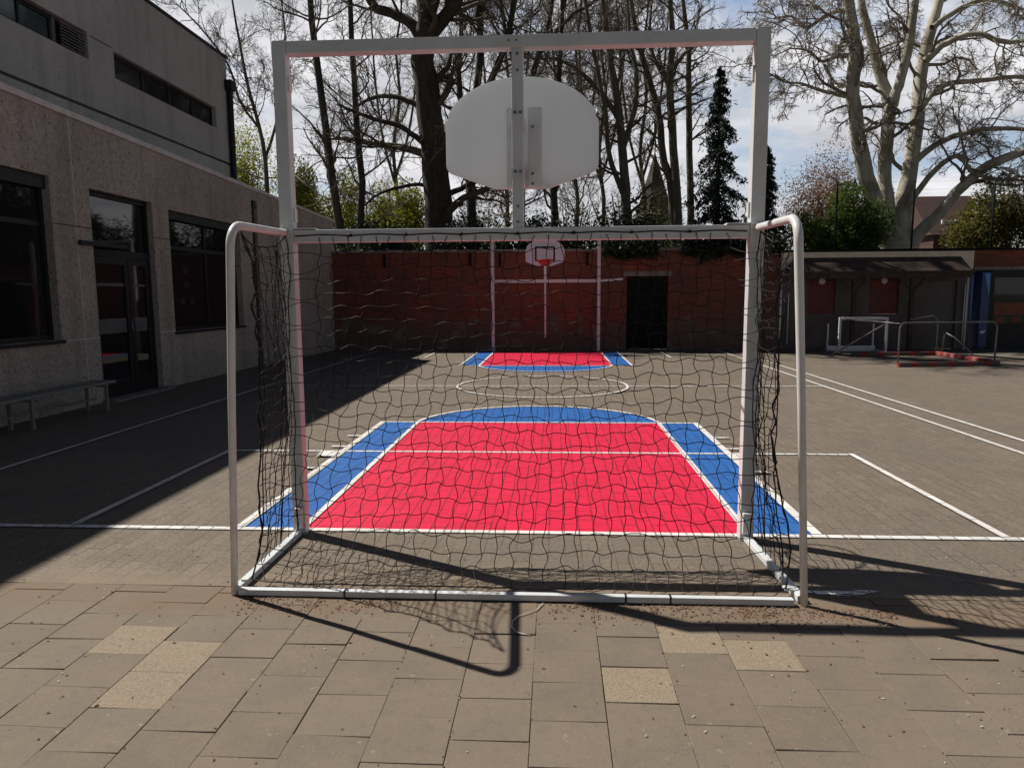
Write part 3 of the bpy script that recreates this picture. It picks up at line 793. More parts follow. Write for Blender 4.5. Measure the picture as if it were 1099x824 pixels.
# joints in the cladding
for yv in (5.72, -.1): MB().box((-7.0, yv-.006, 0), (-6.9975, yv+.006, 4.35)).build('light_joint', MT['coping'], bl)
for a, b in ((5.201, 5.713), (5.727, 6.079), (7.822, 8.358), (11.382, 12.09)): MB().box((-7.0, a, 1.035), (-6.9972, b, 1.047)).build('light_joint', MT['coping'], bl)
for a, b in ((5.201, 6.079), (7.822, 8.358), (11.382, 12.09)): MB().box((-7.0, a, 2.735), (-6.9968, b, 2.75)).build('dark_joint', MT['darkmetal'], bl)
def window(par, o, x, mull=(), trans=(), glass='glass', fw=.07):
    y0, y1, z0, z1 = o
    fr = MB()
    fr.box((x-.06, y0+.002, z0+.002), (x, y1-.002, z0+fw)); fr.box((x-.06, y0+.002, z1-fw), (x, y1-.002, z1-.002))
    fr.box((x-.06, y0+.002, z0+fw+.0005), (x, y0+fw, z1-fw-.0005)); fr.box((x-.06, y1-fw, z0+fw+.0005), (x, y1-.002, z1-fw-.0005))
    ms = [y0+fw] + list(mull) + [y1-fw]
    for mm in mull: fr.box((x-.055, mm-.03, z0+fw+.001), (x-.003, mm+.03, z1-fw-.001))
    for t in trans:
        for a, b in zip(ms[:-1], ms[1:]):
            fr.box((x-.055, a+.031, t-.035), (x-.003, b-.031, t+.035))
    w = fr.build('window', MT['darkmetal'], par)
    MB().box((x-.04, y0+fw*.8, z0+fw*.8), (x-.03, y1-fw*.8, z1-fw*.8)).build('pane', MT[glass], w)
    return w
for o_, mu in ((W0, (-2.8,)), (W1, (3.4,)), (W2, (9.95,))):
    w = window(bl, o_, -7.12, mu, (2.72,) if o_ != W2 else (2.62,))
    MB().box((-7.16, o_[0]-.03, o_[2]-.05), (-6.95, o_[1]+.03, o_[2]-.003), .005).build('sill', MT['darkmetal'], w)
    if o_ == W2:
        for yy, zz in ((9.15, 2.2), (9.15, 1.92), (8.97, 1.6), (9.35, 1.6)):
            MB().box((-7.1495, yy-.09, zz-.07), (-7.147, yy+.09, zz+.07)).build('sticker', MT['sticker'], w)
# top blind box of the windows
MB().box((-7.11, W2[0]+.01, 3.14), (-7.05, W2[1]-.01, 3.29)).build('blind_box', MT['darkmetal'], bl)
MB().box((-7.11, W1[0]+.01, 3.22), (-7.05, W1[1]-.01, 3.39)).build('blind_box', MT['darkmetal'], bl)
# door: two leaves with transom light
dfm = MB(); X = -7.1
y0, y1, z0, z1 = DR
dfm.box((X-.08, y0+.002, z0), (X, y0+.07, z1-.002)).box((X-.08, y1-.07, z0), (X, y1-.002, z1-.002)).box((X-.08, y0+.0705, z1-.08), (X, y1-.0705, z1-.002)).box((X-.08, y0+.0705, 2.33), (X, y1-.0705, 2.45))
dr = dfm.build('door', MT['darkmetal'], bl)
MB().box((X-.05, y0+.071, 2.451), (X-.04, y1-.071, z1-.081)).build('pane', MT['glass'], dr)
def leaf(a, b):
    m = MB(); t = .1
    m.box((X-.055, a, z0+.01), (X-.005, a+t, 2.325)).box((X-.055, b-t, z0+.01), (X-.005, b, 2.325)).box((X-.055, a+t+.0005, z0+.01), (X-.005, b-t-.0005, .30)).box((X-.055, a+t+.0005, 2.22), (X-.005, b-t-.0005, 2.325))
    l = m.build('door_leaf', MT['darkmetal'], dr)
    MB().box((X-.035, a+t-.01, .29), (X-.028, b-t+.01, 2.23)).build('pane', MT['glass'], l)
    MB().box((X-.027, a+t, 1.08), (X-.0255, b-t, 1.32)).build('frosted_band', MT['frost'], l)
    MB().box((X-.027, a+t, 1.86), (X-.0253, b-t, 1.9)).build('pale_reflection', MT['frost'], l)  # pale strip stands in for a reflection across the door glass
    return l
lf = leaf(y0+.075, 7.12); leaf(7.14, y1-.075)
MB().tube([(X+.05, 7.06, 1.0), (X+.05, 7.06, 1.3)], .012, 8).tube([(X-.003, 7.06, 1.28), (X+.05, 7.06, 1.28)], .01, 8).build('handle', MT['bolt'], lf, True)
MB().box((-7.0, 5.72, 2.47), (-6.94, 6.9, 2.54), .005).build('door_track', MT['darkmetal'], bl)
MB().box((-7.05, y0-.05, -.02), (-6.78, y1+.05, .035), .01).build('doorstep', MT['stone'], bl)
# taller block standing behind
K = 1.36
def kp(Y, z): return (CAM[1] + K*(Y-CAM[1]), CAM[2] + K*(z-CAM[2]))
XU = CAM[0] + K*(-7.1-CAM[0])
ub = thing('rear_block', (XU, 10, 0), 'taller grey rendered block rising behind the low pebbledash roof', 'building')
yE, zT = kp(11.36, 6.93)
bw = (*[kp(7.15, 0)[0], kp(10.75, 0)[0]], kp(0, 5.30)[1], kp(0, 5.73)[1])
bw2 = (kp(2.2, 0)[0], kp(6.49, 0)[0], kp(0, 5.39)[1], kp(0, 5.80)[1])
wall_yz(XU, XU-.35, [-12, yE], [-.05, zT], [bw, bw2]).build('wall', MT['render'], ub)
MB().box((XU-9, -12, -.05), (XU-.3505, -11.7, zT)).build('side_wall', MT['render'], ub)
MB().box((XU-9, yE-.35, -.05), (XU-.3505, yE-.001, zT)).build('side_wall', MT['render'], ub)
MB().box((XU-9, -11.69, zT-.3), (XU-.3505, yE-.3505, zT-.1)).build('roof', MT['stone'], ub)
MB().box((XU-.4, -12, zT+.0005), (XU+.05, yE+.05, zT+.07)).box((XU-9, yE-.3, zT+.0005), (XU-.4005, yE+.05, zT+.07)).build('roof_edge', MT['darkmetal'], ub)
ym = [bw[0]+(bw[1]-bw[0])*t for t in (.27, .52, .76)]
window(ub, bw, XU-.12, ym, (), 'glassblue', .08)
lv0 = kp(5.88, 0)[0]
window(ub, (bw2[0], lv0-.1, bw2[2], bw2[3]), XU-.12, [bw2[0]+2, bw2[0]+4], (), 'glassblue', .08)
lv = MB()
lv.box((XU-.2, lv0-.0995, bw2[2]+.01), (XU-.12, lv0, bw2[3]-.01))
for i in range(8):
    zz = bw2[2]+.04 + i*(bw2[3]-bw2[2]-.06)/8
    lv.add([(XU-.02, lv0+.001, zz), (XU-.02, bw2[1]-.01, zz), (XU-.1, bw2[1]-.01, zz+.065), (XU-.1, lv0+.001, zz+.065), (XU-.02, lv0+.001, zz+.012), (XU-.02, bw2[1]-.01, zz+.012), (XU-.1, bw2[1]-.01, zz+.077), (XU-.1, lv0+.001, zz+.077)], [(0,1,2,3),(4,5,6,7),(0,1,5,4),(2,3,7,6)])
lv.build('louvre', MT['greymetal'], ub)
MB().box((XU-.3, lv0+.001, bw2[2]+.01), (XU-.2, bw2[1]-.01, bw2[3]-.01)).build('louvre_back', MT['black'], ub)
zf = kp(0, 4.62)[1]
MB().box((XU, -12, zf), (XU+.02, yE, zf+.05)).build('flashing', MT['darkmetal'], ub)
MB().box((XU, kp(6.55, 0)[0], kp(0, 5.76)[1]), (XU+.004, kp(7.1, 0)[0], kp(0, 5.775)[1])).build('crack', MT['darkmetal'], ub)
MB().tube([(XU+.1, yE-.05, 3), (XU+.1, yE-.05, zT-.9)], .09, 10).box((XU+.002, yE-.2, zT-.95), (XU+.22, yE+.1, zT-.65), .02).build('downpipe', MT['darkmetal'], ub)

# bench along the wall
bn = thing('bench', (-6.55, 4, 0), 'long grey-green wall bench with thin legs below the left window', 'bench')
MB().box((-6.72, -2.5, .40), (-6.36, 5.42, .44), .006).build('seat', MT['bench'], bn)
for yv in (-2.2, -.3, 1.7, 3.7, 5.22):
    MB().box((-6.42, yv-.02, 0), (-6.38, yv+.02, .3995), .003).box((-6.72, yv-.02, 0), (-6.68, yv+.02, .3995), .003).box((-6.6795, yv-.018, .36), (-6.4205, yv+.018, .3992)).build('leg', MT['bench'], bn)
MB().box((-6.71, -2.5, .14), (-6.685, 5.42, .17)).build('stretcher', MT['bench'], bn)

# ------------------------------------------------------------------ far brick wall and gate
wl = thing('brick_wall', (0, 17.2, 0), 'tall old red brick wall across the far end of the yard', 'wall')
YW = 17.1
def xz_wall(y0, y1, xs, zs, holes, mat, name, par):
    m = wall_yz(0, 1, xs, zs, holes)   # built in (y,z) then swapped
    v = [(yy, y0 + (y1-y0)*xx, zz) for xx, yy, zz in m.v]
    q = MB(); q.add(v, m.f); return q.build(name, mat, par)
GT = (2.40, 3.64, 0.0, 2.22)
xz_wall(YW, YW+.35, [-6.72, 6.93], [-.05, 2.98], [(GT[0], GT[1], -.05, GT[3])], MT['brick'], 'wall_face', wl)
MB().box((-6.72, YW-.05, 2.9805), (6.93, YW+.4, 3.05), .008).build('wall_coping', MT['stone'], wl)
MB().box((2.3, YW-.025, 2.222), (3.76, YW-.001, 2.37), .004).build('lintel', MT['stone'], wl)
for x in (-5.0, -2.35, -1.45, 1.2, 4.6):
    MB().obox((x, YW-.06, 2.55), (x, YW-.06, 2.95), .07, .05, .004).build('post_bracket', MT['blackgate'], wl)
gt = thing('steel_gate', (3.02, 17.25, 0), 'black steel gate closed in the brick wall opening', 'gate')
gm = MB(); gm.box((GT[0]+.005, YW+.12, .02), (GT[1]-.005, YW+.15, 2.2)); gm.build('panel', MT['blackgate'], gt)
fm = MB().box((GT[0]+.006, YW+.09, .02), (GT[0]+.06, YW+.1195, 2.2)).box((GT[1]-.06, YW+.09, .02), (GT[1]-.006, YW+.1195, 2.2)).box((GT[0]+.0605, YW+.09, 2.14), (GT[1]-.0605, YW+.1195, 2.2)).box((GT[0]+.0605, YW+.09, .02), (GT[1]-.0605, YW+.1195, .08))
fm.build('frame', MT['blackgate'], gt)
lm = MB()
for i in range(24):
    zz = .1 + i*.085
    lm.box((GT[0]+.061, YW+.1, zz), (GT[1]-.061, YW+.1195, zz+.05))
lm.build('slats', MT['blackgate'], gt)
MB().tube([(GT[0]+.12, YW+.085, 1.02), (GT[0]+.12, YW+.06, 1.04), (GT[0]+.2, YW+.06, 1.04)], .012, 8).build('handle', MT['bolt'], gt, True)

# right: shelter building with shutters
sh = thing('shelter_building', (9.7, 17.1, 0), 'low outbuilding at far right with timber lean-to roof, red shutters and grey door', 'shed')
xz_wall(YW, YW+.3, [6.93, 12.5], [-.05, 2.9], [(11.33, 12.08, -.05, 2.02), (7.8, 8.58, 1.05, 2.17), (9.57, 10.42, 1.05, 2.17)], MT['plaster'], 'wall', sh)
MB().box((6.95, YW-.03, 2.36), (12.48, YW-.001, 2.88), .004).build('fascia', MT['beige'], sh)
MB().box((6.93, YW-.06, 2.9005), (12.5, YW+.34, 2.96), .005).build('roof_edge', MT['blackgate'], sh)
YS = 16.55
rf = MB()
XE0, XE1 = at(838, 292, YS)[0], at(1044, 289, YS)[0]
ev = [(XE0, YS, 2.30), (XE1, YS, 2.30), (12.1, YW-.032, 2.72), (7.38, YW-.032, 2.72)]
ev2 = [(a, b, c-.07) for a, b, c in ev]
rf.add(ev + ev2, [(0, 1, 2, 3), (7, 6, 5, 4), (0, 1, 5, 4), (1, 2, 6, 5), (2, 3, 7, 6), (3, 0, 4, 7)])
rf.build('lean_to_roof', MT['woodroof'], sh)
MB().box((XE0+.02, YS+.02, 2.10), (XE1-.02, YS+.1, 2.226), .004).build('eaves_beam', MT['woodroof'], sh)
for px in (917, 979):
    x = at(px, 330, YS)[0]
    MB().box((x-.06, YS+.015, 0), (x+.06, YS+.11, 2.098), .006).build('post', MT['woodroof'], sh)
    for s in (-1, 1):
        MB().obox((x+s*.062, YS+.06, 1.78), (x+s*.40, YS+.06, 2.098), .06, .07, .004).build('brace', MT['woodroof'], sh)
for x in (XE0+.05, XE1-.07):
    MB().tube([(x, YS+.06, .0), (x, YS+.06, 2.098)], .025, 10).build('end_pole', MT['whitetube'], sh, True)
for x in (7.2, 12.28):
    MB().tube([(x, YW-.05, .15), (x, YW-.05, 1.95)], .018, 8).build('wall_pipe', MT['whitetube'], sh, True)
for s0, s1 in ((7.8, 8.58), (9.57, 10.42)):
    m = MB(); m.box((s0+.005, YW+.06, 1.055), (s1-.005, YW+.09, 2.165))
    for i in range(11): m.box((s0+.02, YW+.045, 1.07+i*.098), (s1-.02, YW+.0595, 1.07+i*.098+.085), .003)
    s_ = m.build('shutter', MT['shutter'], sh)
    xc = (s0+s1)/2
    d = MB().disc((xc, YW+.04, 2.03), .088, 1, -.012, 24).build('round_sign', MT['signwhite'], s_)
    q = MB(); q.tube([(xc+.062*math.cos(t), YW+.0265, 2.03+.062*math.sin(t)) for t in [2*PI*i/28 for i in range(29)]], .006, 6, False)
    q.box((xc-.006, YW+.024, 2.03), (xc+.006, YW+.0275, 2.075)); q.box((xc+.0065, YW+.024, 2.03), (xc+.035, YW+.0275, 2.04))
    q.build('sign_symbol', MT['signgrey'], d) if False else q.build('sign_symbol', MT['signgrey'], s_)
m = MB().box((11.335, YW+.08, .01), (12.075, YW+.12, 2.015)); d = m.build('door', MT['greydoor'], sh)
MB().tube([(11.42, YW+.078, 1.0), (11.42, YW+.04, 1.0), (11.52, YW+.04, 1.0)], .01, 8).build('handle', MT['bolt'], d, True)
# far right brick pavilion with blue side and dark glazing
pv = thing('brick_pavilion', (14, 17.2, 0), 'dark glazed brick pavilion front at the right edge beside the blue panel', 'building')
MB().box((12.505, YW, 2.42), (18.5, YW+.3, 2.9), .004).build('brick_beam', MT['brick'], pv)
MB().box((12.505, YW-.04, 2.32), (18.5, YW+.3, 2.4195), .004).build('lintel', MT['stone'], pv)
MB().box((12.505, YW-.06, 2.9005), (18.5, YW+.34, 2.96), .005).build('roof_edge', MT['blackgate'], pv)
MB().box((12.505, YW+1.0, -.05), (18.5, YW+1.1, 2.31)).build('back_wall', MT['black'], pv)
fr = MB().box((13.0, YW, .0), (13.14, YW+.1, 2.319)).box((14.9, YW, 0), (15.05, YW+.1, 2.319)).box((13.1405, YW+.005, .0), (14.8995, YW+.095, .75)).box((13.1405, YW+.005, 2.1), (14.8995, YW+.095, 2.319)).box((15.0505, YW+.01, 0), (18.5, YW+.09, 2.319))
w = fr.build('window', MT['darkmetal'], pv)
MB().box((13.1405, YW+.05, .7505), (14.8995, YW+.06, 2.0995)).build('pane', MT['glass'], w)
m = MB().box((13.2, YW+.044, 1.0), (14.05, YW+.0495, 1.36)); m.build('orange_reflection', MT['orange'], w)  # flat orange panel painted as a reflection in the pane
MB().box((13.25, YW+.043, .78), (13.5, YW+.0495, .95)).build('pale_label', MT['orange'], w)
MB().box((13.72, YW+.043, .78), (13.98, YW+.0495, .95)).build('pale_label', MT['orange'], w)
vm = thing('vending_machine', (12.4, 16.95, 0), 'tall blue machine with light blue wedge print beside dark pavilion glazing', 'vending machine')
VX = at(1052, 330, 16.88)[0]; VX2 = at(1061, 330, 16.88)[0]
MB().box((VX, 16.88, .06), (VX2, 17.6, 2.26), .01).build('body', MT['bluepanel'], vm)
MB().prism([(VX+.07, 2.22), (VX2-.015, 2.22), (VX2-.015, 1.55)], 1, 16.8755, 16.8795).build('light_wedge', MT['lightblue'], vm)
MB().prism([(VX+.03+a, b) for a, b in ((0, .50), (.08, .47), (.16, .53), (.14, .58), (.09, .53), (.04, .56))], 1, 16.8755, 16.8795).build('white_emblem', MT['signwhite'], vm)
MB().box((VX+.02, 16.9, 0), (VX2-.02, 17.55, .0595)).build('plinth', MT['black'], vm)

# mesh fence above right wall
fe = thing('wire_fence', (10.8, 17.25, 2.9), 'tall thin green posts and wires above the outbuilding roofline', 'fence')
for px in (899, 982, 1068):
    q = at(px, 230, 17.35)
    MB().tube([(q[0], 17.46, 2.0), (q[0], 17.46, 4.95)], .03, 8).build('post', MT['greenpost'], fe, True)
wr = MB()
for z in (3.1, 3.5, 3.9, 4.3, 4.7, 4.93): wr.tube([(6.9, 17.465, z), (18, 17.465, z)], .0022, 4)
wr.build('wires', MT['greenpost'], fe)

# ------------------------------------------------------------------ small goals at the far right
sg = thing('small_goal', (8.9, 16.0, 0), 'small white goal frame with low white base standing before the red shutters', 'small goal', 'small goals by the outbuilding')
a0 = np.array([8.22, 15.72]); ax = np.array([1.30, .05])
def S(u, dy, z): return (a0[0]+ax[0]*u+dy*.10, a0[1]+ax[1]*u+dy, z)
MB().obox(S(0, 0, 0), S(0, 0, 1.0), .062, .062, .004).build('post', WHITE, sg); MB().obox(S(1, 0, 0), S(1, 0, 1.0), .062, .062, .004).build('post', WHITE, sg)
MB().obox(S(.03, 0, .965), S(.97, 0, .965), .075, .075, .004).build('crossbar', WHITE, sg)
MB().obox(S(-.14, .62, .08), S(.92, .62, .08), .12, .16, .008).build('base_bar', WHITE, sg)
for u in (-.12, .88):
    MB().obox(S(u, .62, .14), S(u, .62, .80), .04, .04, .003).build('rear_post', WHITE, sg)
    MB().obox(S(u+.12, .04, .04), S(u, .58, .04), .04, .04, .003).build('side_bar', WHITE, sg)
dp = MB().tube([(7.7, 14.75, .012), (8.95, 14.3, .95)], .02, 8)
pr_ = (7.68, 14.75, .014), tuple(at(962, 346, 12.1))
fgm = thing('hoop_barrier', (9.2, 13, 0), 'grey tubular barrier frame with red striped base bars standing on the yard', 'barrier', 'small goals by the outbuilding')
fgm.pop('group') if 'group' in fgm else None; sg.pop('group')
A_ = np.array([7.99, 11.72]); B_ = np.array([10.42, 12.1]); C_ = np.array([10.46, 14.9]); D_ = np.array([8.15, 14.65])
def G(p, z): return (p[0], p[1], z)
MB().obox(G(A_, .05), G(B_, .05), .09, .1, .005).build('base_bar', MT['stripe'], fgm)
MB().obox(G(D_, .05), G(C_, .05), .09, .1, .005).build('base_bar', MT['stripe'], fgm)
MB().obox(G(B_+(0, .06), .06), G(C_-(0, .06), .06), .11, .11, .02).build('side_base', MT['stripew'], fgm)
def hoop(p, q, h, rr=.14, r=.02):
    d = (q-p)/np.linalg.norm(q-p); pts = [G(p, .1), G(p, h*.6), G(p, h-rr)]
    for i in range(1, 8):
        a = PI/2*i/7; pts.append(G(p+d*rr*(1-math.cos(a)), h-rr+rr*math.sin(a)))
    for i in range(0, 8):
        a = PI/2*(1-i/7); pts.append(G(q-d*rr*(1-math.cos(a)), h-rr+rr*math.sin(a)))
    pts += [G(q, h*.6), G(q, .1)]
    return MB().tube(pts, r, 10)
hoop(A_, B_-(.1, 0), 1.0).build('front_hoop', MT['greymetal'], fgm, True)
MB().tube([G(C_, .1), G(C_, .75), G(C_-(.03, 0), .98), G(C_-(.15, 0), 1.06), G(C_*.45+A_*.55+(-.1, .2), 1.02)], .02, 8).build('rear_tube', MT['greymetal'], fgm, True)
MB().tube([G(A_, .98), (8.05, 13.2, .98), G(D_-(.2, 0), .97)], .016, 8).build('top_tube', MT['greymetal'], fgm, True)
MB().tube([(10.45, 14.6, .1), (10.46, 14.55, .55), (10.47, 14.48, .62), (10.6, 14.3, .5), (10.9, 14.0, .1)], .018, 8).build('handle', MT['greymetal'], fgm, True)
mm = MB().tube([(7.63, 14.7, .02), (7.85, 12.2, .93)], .022, 8); o = mm.build('leaning_pole', MT['darkpole'], None, True)
tag(o, 'dark pole leaning from the ground onto the grey barrier frame', 'pole')

# ------------------------------------------------------------------ trees
def resample(P, R, L):
    P = np.array(P, float); R = np.array(R, float)
    # catmull-rom
    out = []; n = len(P)
    tt = np.linspace(0, n-1, L)
    for t in tt:
        i = min(int(t), n-2); u = t-i
        p0, p1, p2, p3 = P[max(i-1, 0)], P[i], P[i+1], P[min(i+2, n-1)]
        out.append(.5*((2*p1)+(-p0+p2)*u+(2*p0-5*p1+4*p2-p3)*u*u+(-p0+3*p1-3*p2+p3)*u**3))
    return np.array(out), np.interp(tt, np.arange(n), R)
def spawn(pp, pr, k, tr, ang, lf, rf, L, up, wig, rng, rmin, absl=None):
    Nn, Lp, _ = pp.shape
    idx = np.repeat(np.arange(Nn), k); M_ = len(idx)
    t = rng.uniform(tr[0], tr[1], M_)*(Lp-1); i = np.minimum(t.astype(int), Lp-2); u = (t-i)[:, None]
    base = pp[idx, i]*(1-u)+pp[idx, i+1]*u
    T = pp[idx, i+1]-pp[idx, i]; T /= np.linalg.norm(T, axis=1, keepdims=True)+1e-9
    r0 = pr[idx, i]
    rnd = rng.normal(size=(M_, 3)); pv = np.cross(T, rnd); pv /= np.linalg.norm(pv, axis=1, keepdims=True)+1e-9
    a = rng.uniform(ang[0], ang[1], M_)[:, None]
    d = T*np.cos(a)+pv*np.sin(a)
    plen = np.linalg.norm(np.diff(pp, axis=1), axis=2).sum(1)[idx]
    ln = (plen if absl is None else absl)*rng.uniform(lf[0], lf[1], M_)*(1-.45*t/(Lp-1))
    pts = np.zeros((M_, L, 3)); pts[:, 0] = base
    for s in range(1, L):
        d = d + rng.normal(size=(M_, 3))*wig + np.array([0, 0, up]); d /= np.linalg.norm(d, axis=1, keepdims=True)
        pts[:, s] = pts[:, s-1]+d*(ln/(L-1))[:, None]
    rb = np.maximum(r0*rf, rmin)
    rad = rb[:, None]*np.linspace(1, .35, L)[None]; rad = np.maximum(rad, rmin*.7)
    return pts, rad
def make_tree(name, label, paths, Y, seed, levels, bark, twig, cat='tree', group=None, extra=None, base_px=None, sides=9):
    "paths: list of (pixel points, pixel radii, depth offset at the tip)"
    rng = np.random.default_rng(seed)
    sc = F_PX/(Y-CAM[1])
    main = []
    for pts, rad, dy in paths:
        n = len(pts)
        P = [at(px, py, Y + dy*i/max(1, n-1)) for i, (px, py) in enumerate(pts)]
        main.append((P, [r/sc for r in rad]))
    P0, R0 = main[0]
    base = np.array([P0[0][0], P0[0][1], 0.0])
    main[0] = ([base + (0, 0, -.1)] + list(P0), [R0[0]*1.35] + list(R0))
    root = thing(name, tuple(base), label, cat, group)
    LM = 18
    PP, RR = zip(*[resample(p, r, LM) for p, r in main])
    PP = np.array(PP); RR = np.array(RR)
    PP[:, 1:-1] += rng.normal(size=(len(PP), LM-2, 3))*RR[:, 1:-1, None]*.10
    v, f = tubes_np(PP, RR, sides)
    cur = [(PP, RR)]
    tr_parts = [(v, f)]; cr_parts = []
    pp, pr = PP, RR
    allb = (PP, RR)
    for li, lv in enumerate(levels):
        q, r = spawn(pp, pr, lv['k'], lv.get('t', (.3, 1)), lv.get('a', (.5, 1.1)), lv['lf'], lv.get('rf', .45), lv.get('L', 7), lv.get('up', .03), lv.get('w', .16), rng, lv['rmin'], lv.get('abs'))
        # keep above ground
        q[:, :, 2] = np.maximum(q[:, :, 2], .6)
        (cr_parts).append(tubes_np(q, r, lv.get('n', 4)))
        pp, pr = q, r
    v, f = join_np(tr_parts); fast_mesh('trunk', v, f, bark, root, True)
    v, f = join_np(cr_parts); fast_mesh('crown', v, f, twig, root, True)
    return root, pp
def bare_levels(k1=14, l1=4.0, k2=7, k3=6, k4=4, t0=.4, up=.05, r1=.020):
    return [dict(k=k1, t=(t0, 1), a=(.7, 1.3), lf=(.45, 1.25), abs=l1, rf=.34, L=10, up=up, w=.17, rmin=r1, n=5),
            dict(k=k2, t=(.2, 1), a=(.45, 1.1), lf=(.28, .65), rf=.48, L=8, up=up*.6, w=.2, rmin=.0105, n=4),
            dict(k=k3, t=(.15, 1), a=(.4, 1.0), lf=(.3, .7), rf=.5, L=6, up=.03, w=.2, rmin=.0068, n=3),
            dict(k=k4, t=(.2, 1), a=(.4, 1.0), lf=(.35, .8), rf=.6, L=4, up=.03, w=.2, rmin=.0045, n=3)]
GB = 'bare trees behind the brick wall'
BK, TW = MT['bark'], MT['twig']
make_tree('bare_tree', 'massive dark leaning trunk left of the backboard, thickest of the bare trees', [
    ([(473, 262), (471, 240), (469, 200), (464, 150), (459, 100), (456, 60), (457, 25), (450, -25), (440, -90), (436, -170), (425, -250)], [16, 15.5, 14.5, 14, 13, 12, 10, 9, 7.5, 5, 2], 0),
    ([(458, 40), (475, 22), (490, 0), (505, -35), (520, -80), (540, -160), (548, -230)], [8, 7, 6.5, 6, 5, 4, 1.5], -1.5),
    ([(457, 48), (440, 25), (420, 14), (402, 8), (388, -20), (375, -60), (365, -140), (350, -210)], [6.5, 5.5, 5, 4.7, 4.2, 3.8, 2.8, 1.2], 1.5),
    ([(462, 162), (450, 150), (430, 136), (405, 129), (383, 121), (362, 112)], [3.6, 3, 2.6, 2.2, 1.7, 1], -2),
    ([(458, 122), (445, 112), (425, 104), (405, 104), (388, 111), (372, 122)], [3.6, 3, 2.6, 2.2, 1.7, 1], 1),
    ([(468, 203), (450, 198), (425, 202), (405, 209), (390, 222)], [2.6, 2, 1.7, 1.3, .8], -1),
    ([(466, 170), (490, 150), (515, 140), (545, 120)], [4, 3, 2, 1], 2),
    ([(456, 20), (478, -40), (500, -120), (520, -200), (560, -270)], [8, 7.5, 7, 6, 3], -6.5),
    ([(452, -20), (450, -90), (470, -170), (480, -260)], [7, 6.5, 5.5, 3], -5),
    ([(468, 212), (490, 205), (520, 190), (560, 180), (600, 195)], [3.5, 3, 2.6, 2, 1], 1)], 24, 1, bare_levels(11, 4.0, 7, 6, 4, .15), BK, TW, group=GB)
make_tree('bare_tree', 'slender dark trunk leaning left, seen in the upper left of the goal frame', [
    ([(367, 258), (361, 220), (355, 180), (350, 140), (343, 90), (337, 40), (333, 0), (328, -50), (322, -100), (320, -170), (314, -230)], [4.8, 4.5, 4.3, 4, 3.7, 3.4, 3.1, 2.8, 2.4, 1.8, .8], 0)], 22, 2, bare_levels(28, 3.4, 6, 5, 4, .18), BK, TW, group=GB)
make_tree('bare_tree', 'slender upright dark trunk just left of the massive leaning trunk', [
    ([(388, 258), (388, 220), (387, 180), (383, 140), (380, 90), (377, 40), (376, 0), (372, -50), (370, -100), (374, -170), (370, -230)], [4, 3.8, 3.6, 3.4, 3.1, 2.8, 2.6, 2.3, 2, 1.5, .8], 0)], 23, 3, bare_levels(28, 3.4, 6, 5, 4, .18), BK, TW, group=GB)
make_tree('bare_tree', 'forked dark tree directly behind the left half of the backboard', [
    ([(507, 258), (506, 220), (505, 180), (508, 130), (512, 90), (516, 50), (514, 0), (518, -60), (524, -140), (520, -210)], [5.4, 5, 4.6, 4.2, 3.9, 3.6, 3.3, 2.9, 2.2, 1], 0),
    ([(514, 20), (520, -60), (530, -150), (550, -240), (585, -330)], [5, 5, 5, 4.5, 2], -9),
    ([(507, 150), (495, 110), (492, 70), (495, 30), (490, -30)], [4, 3.5, 3, 2.5, 1.5], 1),
    ([(511, 120), (530, 80), (545, 40), (552, 0), (560, -40)], [4, 3.4, 3, 2.5, 1.5], -1)], 27, 4, bare_levels(16, 4.0, 9, 6, 3, .25), BK, TW, group=GB)
make_tree('bare_tree', 'thin dark trunk directly below the middle of the backboard', [
    ([(595, 258), (595, 220), (594, 180), (596, 130), (600, 80), (603, 30), (606, -30)], [4.2, 4, 3.8, 3.4, 3, 2.4, 1.4], 0),
    ([(604, 10), (610, -60), (600, -140), (610, -220), (640, -300)], [3, 4, 4.5, 4, 2], -10),
    ([(595, 190), (570, 180), (545, 186), (520, 205)], [3, 2.5, 2, 1], -1),
    ([(596, 160), (620, 140), (640, 138)], [2.5, 2, 1], 1)], 28, 5, bare_levels(18, 4.0, 9, 6, 3, .25), BK, TW, group=GB)
make_tree('bare_tree', 'twiggy many-stemmed bare tree immediately right of the backboard', [
    ([(673, 258), (672, 220), (670, 183), (665, 122), (655, 64), (648, 10), (640, -50)], [5.6, 5.2, 4.8, 4.2, 3.4, 2.5, 1.4], 0),
    ([(668, 160), (680, 120), (683, 80), (676, 40), (672, -20)], [3.4, 3, 2.5, 2, 1.2], 1.5),
    ([(672, 215), (655, 170), (650, 120), (638, 60), (628, 0), (622, -50)], [3, 2.7, 2.4, 2, 1.6, .8], -1),
    ([(666, 130), (640, 95), (612, 70), (585, 62)], [3.2, 2.6, 2, 1], 1)], 28, 6, bare_levels(13, 4.2, 8, 6, 4, .15), MT['barkgreen'], TW, group=GB)
make_tree('bare_tree', 'twin-stemmed bare tree with ivied base between spire and dark conifer', [
    ([(726, 258), (723, 235), (720, 196), (711, 164), (708, 126), (698, 88), (688, 56), (680, 18), (672, -40)], [5, 4.6, 4.2, 3.8, 3.6, 3.3, 3, 2.4, 1.4], 0),
    ([(729, 255), (728, 235), (725, 189), (721, 126), (719, 85), (722, 47), (720, 10), (714, -50)], [5, 4.8, 4.4, 4, 3.6, 3.2, 2.6, 1.4], -1),
    ([(719, 92), (709, 76), (701, 60), (697, 35), (700, 0)], [2.8, 2.4, 2, 1.6, 1], 1),
    ([(722, 75), (735, 58), (748, 48), (765, 30)], [2.2, 1.8, 1.3, .8], 0)], 30, 7, bare_levels(14, 3.4, 6, 5, 3, .35), MT['barkgreen'], TW, group=GB)
